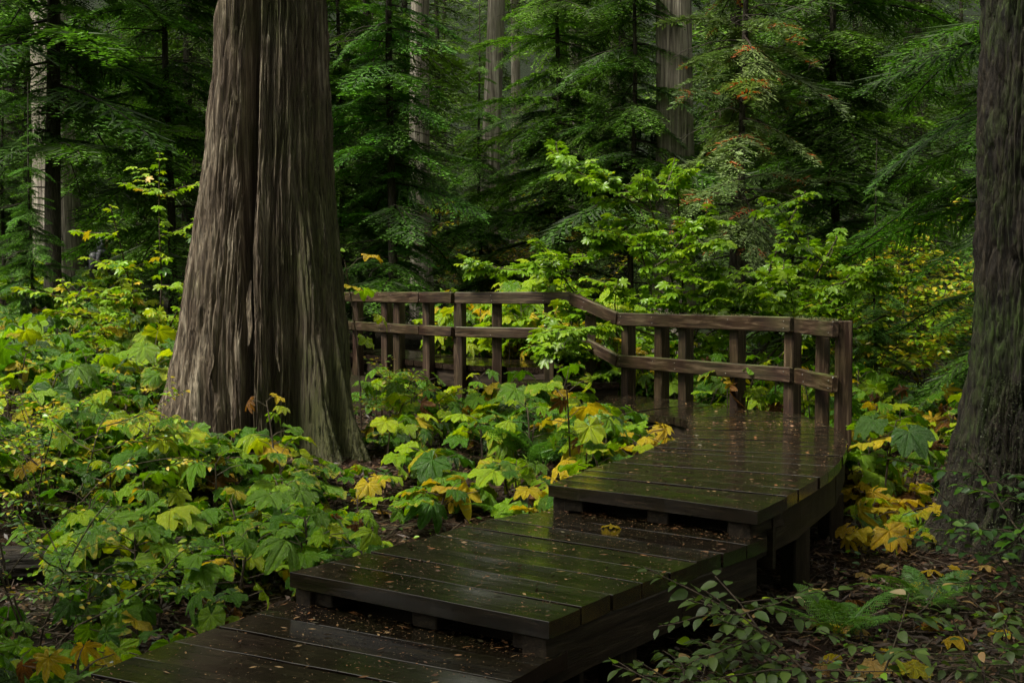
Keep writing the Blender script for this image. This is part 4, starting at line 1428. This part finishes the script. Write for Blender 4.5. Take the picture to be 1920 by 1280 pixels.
shrub('yellow_shrub', 'loose yellowing shrub low at the right just above the broad leaves', 'shrub', px(1640, 20), 20.0,
      [((random.uniform(-1, 1), random.uniform(-.5, .5), random.uniform(0.7, 1.4)), random.uniform(1.6, 2.6)) for _ in range(7)],
      OVAL, 0.12, [(YELL, 0.3), (LIME, 0.6), (GREEN, 0.1)], 0, depth=2, kids=(4, 6), per=9)
shrub('yellow_shrub', 'dull yellow thicket deep in the forest under the middle hemlock', 'shrub', px(1020, 29), 29.0,
      [((random.uniform(-1, 1), random.uniform(-.5, .5), random.uniform(0.7, 1.4)), random.uniform(2.6, 4.0)) for _ in range(9)],
      OVAL, 0.13, [(YELL, 0.5), (LIME, 0.3), (BROWN, 0.2)], 0, depth=2, kids=(4, 5))
OL = [([(0.055, 0.10, 0.016), (0.072, 0.125, 0.018), (0.045, 0.088, 0.014)], 0.9), (LIME, 0.04), (PALE, 0.06)]
shrub('huckleberry_shrub', 'dark glossy oval-leaved shrub arching in front of the lower platforms', 'shrub', 1.52, 5.15,
      [((-1.0, 0.15, 1.05), 1.20), ((-0.8, 0.35, 1.2), 1.15), ((-1.0, 0.0, 0.8), 1.10), ((-0.4, 0.3, 1.1), 1.0), ((0.3, 0.4, 0.9), 0.9), ((-0.7, -0.1, 1.1), 1.1), ((-1.0, -0.15, 0.6), 1.0)],
      OVAL, 0.078, OL, 290, depth=1, kids=(7, 9), r=0.007, up=-0.06, kl=(0.28, 0.5), per=8, trunkname='branch', crown='foliage')
shrub('huckleberry_shrub', 'thin oval-leaved shrub with bare twigs at the bottom right corner', 'shrub', 2.35, 5.6,
      [((-0.7, 0.2, 0.8), 0.7), ((0.5, 0.1, 0.8), 0.7), ((0.0, 0.4, 1.0), 0.7)],
      OVAL, 0.070, OL, 120, depth=1, kids=(5, 7), r=0.007, up=-0.03, kl=(0.3, 0.5), trunkname='branch', crown='foliage')
shrub('huckleberry_shrub', 'spreading shrub with round dull leaves across the dark furrowed trunk', 'shrub', 3.55, 7.7,
      [((-0.75, 0.2, 0.9), 1.25), ((0.0, 0.1, 1.1), 1.2), ((-0.4, 0.3, 1.2), 1.3), ((0.4, 0.1, 0.9), 1.2)],
      OVAL, 0.085, [(DARK, 0.75), (GREEN, 0.25)], 140, depth=1, kids=(4, 6), r=0.008, up=-0.06, trunkname='branch', crown='foliage', flat=0.3)
shrub('huckleberry_shrub', 'small-leaved shrub at the left edge in front of the slope', 'shrub', -2.72, 6.9,
      [((0.2, 0.1, 1.0), 1.0), ((-0.4, 0.1, 1.0), 1.0), ((0.6, -0.1, 0.8), 0.9), ((-0.1, -0.4, 0.9), 0.9)],
      OVAL, 0.045, [(GREEN, 0.5), (DARK, 0.2), (LIME, 0.2), (YELL, 0.1)], 150, depth=2, kids=(3, 4), r=0.008, up=-0.02, trunkname='branch', crown='foliage')
shrub('huckleberry_shrub', 'airy small-leaved shrub turning yellow on the left slope', 'shrub', -3.5, 9.0,
      [((0.2, 0.1, 1.0), 1.1), ((-0.5, 0.1, 1.0), 1.1), ((0.7, -0.1, 0.8), 1.0), ((-0.1, -0.4, 0.9), 1.0)],
      OVAL, 0.050, [(GREEN, 0.3), (LIME, 0.35), (YELL, 0.35)], 120, depth=2, kids=(3, 5), r=0.008, trunkname='branch', crown='foliage')
shrub('huckleberry_shrub', 'wispy yellowing shrub beside the right foot of the big cedar', 'shrub', -1.30, 13.2,
      [((0.3, 0.1, 1.0), 0.9), ((-0.2, 0.1, 1.0), 1.0), ((0.6, -0.1, 0.7), 0.8)],
      OVAL, 0.055, [(LIME, 0.6), (YELL, 0.3), (GREEN, 0.1)], 100, depth=2, kids=(3, 4), r=0.006, trunkname='branch', crown='foliage')


# ------------------------------------------------------------------ ferns
def frond_mesh(seed):
    rng = np.random.default_rng(seed)
    P, D, LN, WD = [], [], [], []
    n = 20
    for i in range(n):
        t = 0.16 + 0.82 * i / (n - 1)
        z = 0.55 * t - 0.55 * t * t
        base = np.array([t * (1 - 0.08 * t), 0, z])
        l2 = 0.22 * math.sin(PI * min(1, (t + 0.12) * 0.9))**0.8 * (1 - t)**0.35 + 0.012
        for side in (-1, 1):
            a = math.radians(72 - 22 * t) * side
            d2 = np.array([math.cos(a), math.sin(a), -0.12])
            k = max(3, int(10 * l2 / 0.22))
            for q in (np.arange(k) + 0.5) / k:
                p = base + d2 * l2 * q + np.array([0, 0, -0.10 * l2 * q])
                for sd in (-1, 1):
                    a3 = a + sd * math.radians(60)
                    P.append(p)
                    D.append((math.cos(a3), math.sin(a3), rng.normal(0, 0.1)))
                    LN.append(0.056 * (1 - 0.7 * q) * (0.5 + l2 / 0.22 * 0.5) * rng.uniform(0.6, 1.2))
                    WD.append(0.020)
            P.append(base)
            D.append(d2)
            LN.append(l2)
            WD.append(0.016)
    P, D, LN, WD = [np.array(q, float) for q in (P, D, LN, WD)]
    V, F = leaflet_quads(P, D, LN, WD, np.array([0, 0, 1.0]), rng)
    ax = np.array([(x * (1 - 0.08 * x), 0, 0.55 * x - 0.55 * x * x) for x in np.linspace(0, 1, 9)])
    Vt, Ft = tube(ax, np.linspace(0.006, 0.002, 9), 4)
    return make_mesh('frond', np.concatenate([V, Vt]), np.concatenate([F, Ft + len(V)]), M['small_leaf'])


FROND = [frond_mesh(s) for s in (1, 2, 3)]


def fern(label, x, y, n, size, cols, spread=(0.2, 0.6)):
    root = thing('fern', label, 'fern', (x, y, gz(x, y) - 0.02), 'lady ferns')
    a = random.uniform(0, 6)
    for i in range(n):
        a += 2 * PI / n + random.uniform(-0.3, 0.3)
        s = size * random.uniform(0.75, 1.15)
        o = link('frond', random.choice(FROND), root, leaf_matrix((0, 0, 0), a, -random.uniform(*spread), random.uniform(-0.35, 0.35), s))
        c = pick(cols)
        o.color = (*c, 1)


FG = [([(0.07, 0.19, 0.022), (0.09, 0.22, 0.022), (0.06, 0.17, 0.024)], 1.0)]
fern('lady fern in the open beside the bottom right shrubs', 2.02, 7.3, 7, 0.62, FG)
fern('lady fern just left of the mossy flared trunk base', 2.75, 7.9, 6, 0.62, FG)
fern('feathery fern under the wilting yellow plant inside the bend', 0.30, 11.6, 8, 0.85, FG, (0.4, 0.9))
fern('fern low between the stones and the curving platform', 0.12, 9.7, 6, 0.6, FG)
fern('small fern before the inner edge of the curving platform', 0.60, 9.9, 6, 0.55, FG)
fern('little fern beside the yellow leaves right of the curving platform', 3.05, 9.9, 5, 0.42, FG)
fern('fern at the lower left corner among drooping leaves', -2.35, 5.85, 6, 0.5, FG)

# ------------------------------------------------------------------ fallen leaves, litter, stones, logs
def fallen(x, y, s, pal, label='large fallen yellow leaf lying on the forest floor', group='fallen leaves'):
    o = link('fallen_leaf', random.choice(WILT[2:] + LEAF[3:6]), None, leaf_matrix((x, y, gz(x, y) + 0.05 * s / 0.2), random.uniform(0, 2 * PI), random.uniform(-0.35, 0.35), random.uniform(-0.5, 0.5), s))
    c = pick(pal)
    o.color = (*c, 1)
    w = 'brown' if c in BROWN else 'pale' if c in PALE else 'yellow'
    nr = 'towards the picture bottom' if y < 6.6 else 'near the dark trunk foot' if x > 2.9 and y > 7.8 else 'below the big cedar' if x < -0.9 else 'close to the platforms'
    tag(o, '%s %s fallen leaf %s, %s' % ('large' if s > 0.18 else 'small', w, label, nr), 'leaf', group)


for i in range(34):
    y = random.uniform(5.6, 9.6)
    x = random.uniform(0.26, 0.42) * y
    if free(x, y, 0.05) and x > 1.6:
        fallen(x, y, random.uniform(0.12, 0.24), [(YELL, 0.55), (PALE, 0.35), (BROWN, 0.1)], 'right of the boards', 'fallen leaves right of the platforms')
for i in range(26):
    y = random.uniform(6.5, 11)
    x = random.uniform(-0.25, 0.06) * y
    if free(x, y, 0.05):
        fallen(x, y, random.uniform(0.10, 0.2), [(YELL, 0.35), (PALE, 0.35), (BROWN, 0.3)], 'left of the boards', 'fallen leaves left of the platforms')
# two leaves lying on the boards
for (x, y, z, s, pl) in ((0.62, 7.55, ZB + 0.02, 0.13, YELL),):
    o = link('fallen_leaf', LEAF[1], None, leaf_matrix((x, y, z), 1.0, 0.0, 0.0, s))
    o.color = (*random.choice(pl), 1)
    tag(o, 'small yellow leaf lying on the boards below the curving platform edge', 'leaf')

M['litter'] = mat_leaf_attr('litter', 0.55, 0.0)
rng = np.random.default_rng(5)


def scatter_litter(name, X, Y, Z, lens, wids, cols, up=0.25):
    n = len(X)
    a = rng.uniform(0, 2 * PI, n)
    D = np.stack([np.cos(a), np.sin(a), rng.normal(0, up, n)], -1)
    V, F = leaflet_quads(np.stack([X, Y, Z], -1), D, lens, wids, np.array([0, 0, 1.0]), rng)
    return link(name, make_mesh(name, V, F, M['litter'], np.repeat(cols, 4, 0)))


n = 64000
Y = np.sqrt(rng.uniform(4.6**2, 15**2, n))
X = rng.uniform(-0.45, 0.45, n) * Y
base = np.array([(0.038, 0.019, 0.010), (0.065, 0.030, 0.012), (0.02, 0.011, 0.007), (0.13, 0.075, 0.03), (0.03, 0.04, 0.010)])
cols = base[rng.choice(5, n, p=[.34, .24, .3, .07, .05])] * rng.uniform(0.7, 1.3, (n, 1))
tag(scatter_litter('leaf_litter', X, Y, ground_z(X, Y) + rng.uniform(0.005, 0.03, n), rng.uniform(0.03, 0.14, n), rng.uniform(0.004, 0.03, n), cols), 'brown needle and leaf litter covering the forest floor', 'litter', None, 'stuff')

# needles and cedar scraps on the boards
XS, YS, ZS = [], [], []
for (L_, R_, zt, cnt) in ((A_left[2:], A_right[2:], ZA, 1900), (B_left, B_right, ZB, 2400), (C_left, C_right, ZC, 3200), (C2_left, C2_right, ZC, 900)):
    P1, d1 = polyline(L_)
    P2, d2 = polyline(R_)
    t = rng.random(cnt)
    t = np.where(rng.random(cnt) < 0.14, 1 - 0.10 * rng.random(cnt), t)
    u = rng.random(cnt)
    lx = np.stack([np.interp(t * d1[-1], d1, P1[:, q]) for q in (0, 1)], -1)
    rx = np.stack([np.interp(t * d2[-1], d2, P2[:, q]) for q in (0, 1)], -1)
    p = lx + (rx - lx) * u[:, None]
    XS.append(p[:, 0])
    YS.append(p[:, 1])
    ZS.append(np.full(cnt, zt + 0.008))
XS, YS, ZS = [np.concatenate(q) for q in (XS, YS, ZS)]
n = len(XS)
base = np.array([(0.20, 0.085, 0.025), (0.12, 0.055, 0.025), (0.28, 0.17, 0.07), (0.06, 0.05, 0.02)])
cols = base[rng.choice(4, n)] * rng.uniform(0.7, 1.3, (n, 1))
big = rng.random(n) < 0.08
tag(scatter_litter('needle_debris', XS, YS, ZS, np.where(big, rng.uniform(0.03, 0.06, n), rng.uniform(0.007, 0.022, n)), np.where(big, rng.uniform(0.006, 0.014, n), rng.uniform(0.002, 0.006, n)), cols, 0.03), 'fallen needles and cedar scraps on the wet boards', 'debris', None, 'stuff')

# twigs lying about
acc = Acc()
for i in range(420):
    y = random.uniform(5, 13)
    x = random.uniform(-0.45, 0.45) * y
    if not free(x, y, 0.1):
        continue
    a = random.uniform(0, 2 * PI)
    ln = random.uniform(0.2, 0.9)
    pts = []
    for t in np.linspace(-0.5, 0.5, 5):
        xx, yy = x + math.cos(a) * ln * t, y + math.sin(a) * ln * t
        if not free(xx, yy, 0.02):
            pts = []
            break
        pts.append((xx, yy, gz(xx, yy) + 0.02 + random.uniform(0, 0.03)))
    if pts:
        V, F = tube(pts, np.linspace(0.006, 0.003, 5), 5)
        acc.add(V, F)
tag(link('twig_litter', acc.mesh('twig_litter', M['twig'])), 'dead twigs lying over the forest floor', 'litter', None, 'stuff')

# moss tufts growing on trunk feet and the railing
def moss_on(root, me, n, zlo, zhi, thr, seed, upw=0.0, freq=1.6, part='moss', size=(0.010, 0.022)):
    rg = np.random.default_rng(seed)
    co = np.empty(len(me.vertices) * 3, np.float32)
    me.vertices.foreach_get('co', co)
    co = co.reshape(-1, 3)
    no = np.empty(len(me.vertices) * 3, np.float32)
    me.vertices.foreach_get('normal', no)
    no = no.reshape(-1, 3)
    ok = (co[:, 2] > zlo) & (co[:, 2] < zhi) & (no[:, 1] < 0.3)
    nz = fbm(co[:, 0] * freq, co[:, 1] * freq, co[:, 2] * freq, seed, 3)
    ok &= nz + 0.35 * (zhi - co[:, 2]) / (zhi - zlo) > thr
    idx = np.nonzero(ok)[0]
    if not len(idx):
        return
    pk = rg.choice(idx, n)
    D = no[pk] + rg.normal(0, 0.7, (n, 3)) + np.array([0, 0, -0.2])
    P_ = co[pk] - 0.004 * no[pk] + rg.normal(0, 0.004, (n, 3))
    V, F = leaflet_quads(P_, D, rg.uniform(*size, n), rg.uniform(0.005, 0.010, n), np.array([0, 0, 1.0]), rg)
    base_ = np.array([(0.018, 0.030, 0.004), (0.026, 0.040, 0.005), (0.012, 0.022, 0.004), (0.030, 0.040, 0.007)])
    o = link(part, make_mesh(part, V, F, M['litter'], np.repeat(base_[rg.choice(4, n)], 4, 0)), root)
    o['kind'] = 'stuff'


moss_on(fir, [c for c in fir.children if c.name.startswith('trunk')][0].data, 26000, -0.1, 2.3, 0.16, 71)
moss_on(cedar, [c for c in cedar.children if c.name.startswith('trunk')][0].data, 7000, -0.2, 1.6, 0.36, 72)
nr = [c for c in near.children if c.name.startswith('rail')][:2]
for kx, rl in enumerate(nr):
    ln_ = max(v.co.x for v in rl.data.vertices)
    cnt = 2600 if kx == 0 else 1800
    xs_ = rng.uniform(0, ln_, cnt)
    xs_ = xs_[fbm(xs_ * 3, 0, 0, 81 + kx, 2) + (0.5 * xs_ / ln_ if kx == 0 else 0.4) > 0.22]
    cnt = len(xs_)
    P_ = np.stack([xs_, rng.uniform(-0.034, 0.034, cnt), np.full(cnt, 0.001)], -1)
    V, F = leaflet_quads(P_, rng.normal(0, 0.6, (cnt, 3)) + np.array([0, 0, 0.6]), rng.uniform(0.008, 0.026, cnt), rng.uniform(0.005, 0.010, cnt), np.array([0, 0, 1.0]), rng)
    base_ = np.array([(0.05, 0.075, 0.008), (0.07, 0.09, 0.012), (0.035, 0.05, 0.008), (0.13, 0.07, 0.02)])
    o = link('moss', make_mesh('moss', V, F, M['litter'], np.repeat(base_[rng.choice(4, cnt, p=[.35, .3, .25, .1])], 4, 0)), rl)
    o['kind'] = 'stuff'

# small ground cover
n = 5200
Y = np.sqrt(rng.uniform(5.0**2, 16**2, n))
X = rng.uniform(-0.45, 0.45, n) * Y
keep = np.array([free(a, b, 0.06) for a, b in zip(X, Y)]) & (fbm(X * 0.9, Y * 0.9, 0, 61, 2) > -0.05)
X, Y = X[keep], Y[keep]
n = len(X)
pal = np.array(GREEN + DARK + LIME[:1])
tV, tF = OVAL[0]
ang = rng.uniform(0, 2 * PI, n)
D = np.stack([np.cos(ang), np.sin(ang), rng.normal(0.1, 0.25, n)], -1)
R = frames(D, np.stack([rng.normal(0, .3, n), rng.normal(0, .3, n), np.ones(n)], -1))
V, F = merge_instances(tV, tF, R, np.stack([X, Y, ground_z(X, Y) + rng.uniform(0.03, 0.16, n)], -1), rng.uniform(0.025, 0.065, n))
tag(link('ground_cover', make_mesh('ground_cover', V, F, M['foliage'], np.repeat(pal[rng.choice(len(pal), n)] * rng.uniform(.7, 1.2, (n, 1)), len(tV), 0))), 'low small-leaved ground cover on the forest floor', 'ground cover', None, 'stuff')

# stones
M['stone'] = flat_mat('stone', (0.045, 0.047, 0.045), 0.6)
for i, (x, y, s, lab) in enumerate([(0.22, 10.35, 0.15, 'rounded grey stone among ferns inside the bend'), (-0.35, 10.3, 0.12, 'smaller dark stone left of the rounded grey stone')]):
    a = np.linspace(0, PI, 12)
    b = np.arange(20) * 2 * PI / 20
    A_, B_ = np.meshgrid(a, b, indexing='ij')
    d = np.stack([np.sin(A_) * np.cos(B_), np.sin(A_) * np.sin(B_), np.cos(A_)], -1)
    rr = s * (1 + 0.25 * fbm(d[..., 0] * 1.6 + i * 5, d[..., 1] * 1.6, d[..., 2] * 1.6, 90 + i, 3))
    V = (d * rr[..., None] * np.array([1.25, 0.9, 0.62])).reshape(-1, 3)
    q = (np.arange(11)[:, None] * 20 + np.arange(20)[None])
    qn = (np.arange(11)[:, None] * 20 + (np.arange(20)[None] + 1) % 20)
    F = np.stack([q, q + 20, qn + 20, qn], -1).reshape(-1, 4)
    tag(link('stone', make_mesh('stone', V, F, M['stone'], smooth=True), None, None, (x, y, gz(x, y) + 0.04)), lab, 'stone')

# rotting log on the left
zl = np.linspace(0, 2.6, 60)
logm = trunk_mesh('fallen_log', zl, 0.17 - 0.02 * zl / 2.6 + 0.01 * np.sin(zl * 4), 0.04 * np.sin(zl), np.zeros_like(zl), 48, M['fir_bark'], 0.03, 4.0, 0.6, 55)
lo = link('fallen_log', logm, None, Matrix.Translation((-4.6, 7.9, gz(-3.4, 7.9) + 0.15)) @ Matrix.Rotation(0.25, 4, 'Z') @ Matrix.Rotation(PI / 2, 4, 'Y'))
tag(lo, 'dark rotting log lying at the left edge under small-leaved shrubs', 'log')


# ------------------------------------------------------------------ walker half hidden in the leaves
def person(x, y, rz):
    z0 = gz(x, y)
    me = bpy.data.meshes.new('figure')
    J = [((0, 0, 0.95), 0.135), ((0, 0.01, 1.12), 0.125), ((0, 0.0, 1.32), 0.150), ((0, 0.0, 1.45), 0.11), ((0, -0.02, 1.52), 0.06), ((0, -0.03, 1.60), 0.088), ((0, -0.03, 1.70), 0.085),
         ((-0.21, 0, 1.40), 0.078), ((-0.25, 0.03, 1.13), 0.050), ((-0.20, -0.12, 0.94), 0.038), ((-0.18, -0.17, 0.88), 0.035),
         ((0.21, 0, 1.40), 0.078), ((0.25, 0.03, 1.13), 0.050), ((0.20, -0.12, 0.94), 0.038), ((0.18, -0.17, 0.88), 0.035),
         ((-0.10, 0, 0.86), 0.095), ((-0.11, -0.03, 0.48), 0.066), ((-0.11, 0.04, 0.09), 0.046), ((-0.12, -0.10, 0.04), 0.042),
         ((0.10, 0, 0.86), 0.095), ((0.11, 0.02, 0.48), 0.066), ((0.11, 0.12, 0.09), 0.046), ((0.12, -0.02, 0.04), 0.042)]
    E_ = [(0, 1), (1, 2), (2, 3), (3, 4), (4, 5), (5, 6), (2, 7), (7, 8), (8, 9), (9, 10), (2, 11), (11, 12), (12, 13), (13, 14), (0, 15), (15, 16), (16, 17), (17, 18), (0, 19), (19, 20), (20, 21), (21, 22)]
    me.from_pydata([j[0] for j in J], E_, [])
    o = bpy.data.objects.new('person', me)
    COL.objects.link(o)
    sk = o.modifiers.new('skin', 'SKIN')
    for i, v in enumerate(me.skin_vertices[0].data):
        v.radius = (J[i][1], J[i][1])
        v.use_root = i == 0
    sub = o.modifiers.new('sub', 'SUBSURF')
    sub.levels = sub.render_levels = 2
    dg = bpy.context.evaluated_depsgraph_get()
    body = bpy.data.meshes.new_from_object(o.evaluated_get(dg))
    o.modifiers.clear()
    o.data = body
    body.materials.clear()
    for m in (flat_mat('jacket', (0.018, 0.020, 0.028), 0.6), flat_mat('jeans', (0.018, 0.050, 0.085), 0.8), flat_mat('skin', (0.40, 0.24, 0.17), 0.5), flat_mat('shoe', (0.03, 0.025, 0.02), 0.6)):
        body.materials.append(m)
    for p in body.polygons:
        c = p.center
        p.use_smooth = True
        arm = abs(c.x) > 0.155 and c.z > 0.8
        if c.z > 1.50 or (arm and c.z < 0.93):
            p.material_index = 2
        elif c.z < 0.13:
            p.material_index = 3
        elif c.z < 0.92 and not arm:
            p.material_index = 1
    o.matrix_basis = Matrix.Translation((x, y, z0)) @ Matrix.Rotation(rz, 4, 'Z')
    tag(o, 'person in dark jacket and blue jeans half hidden behind leaves at the left', 'person')
    # hood and rucksack
    for nm, cen, rad, colr in (('hood', (0, 0.03, 1.60), (0.135, 0.135, 0.175), (0.10, 0.105, 0.13)), ('rucksack', (0, 0.20, 1.20), (0.15, 0.10, 0.22), (0.010, 0.011, 0.016))):
        a = np.linspace(0, PI, 12)
        b = np.arange(18) * 2 * PI / 18
        A_, B_ = np.meshgrid(a, b, indexing='ij')
        pw = 1.0 if nm == 'hood' else 0.6
        d = np.stack([np.sin(A_) * np.cos(B_), np.sin(A_) * np.sin(B_), np.cos(A_)], -1)
        d = np.sign(d) * np.abs(d)**pw
        V = d * np.array(rad) + np.array(cen)
        if nm == 'hood':
            V[..., 1] = np.maximum(V[..., 1], -0.055 + 0 * V[..., 1])
        q = (np.arange(11)[:, None] * 18 + np.arange(18)[None])
        qn = (np.arange(11)[:, None] * 18 + (np.arange(18)[None] + 1) % 18)
        F = np.stack([q, q + 18, qn + 18, qn], -1).reshape(-1, 4)
        link(nm, make_mesh(nm, V.reshape(-1, 3), F, flat_mat(nm, colr, 0.6), smooth=True), o)
    return o


person(px(196, 26), 26.0, 1.5)
print('leaf objects', LEAFCOUNT[0], 'objects', len(scene.objects))
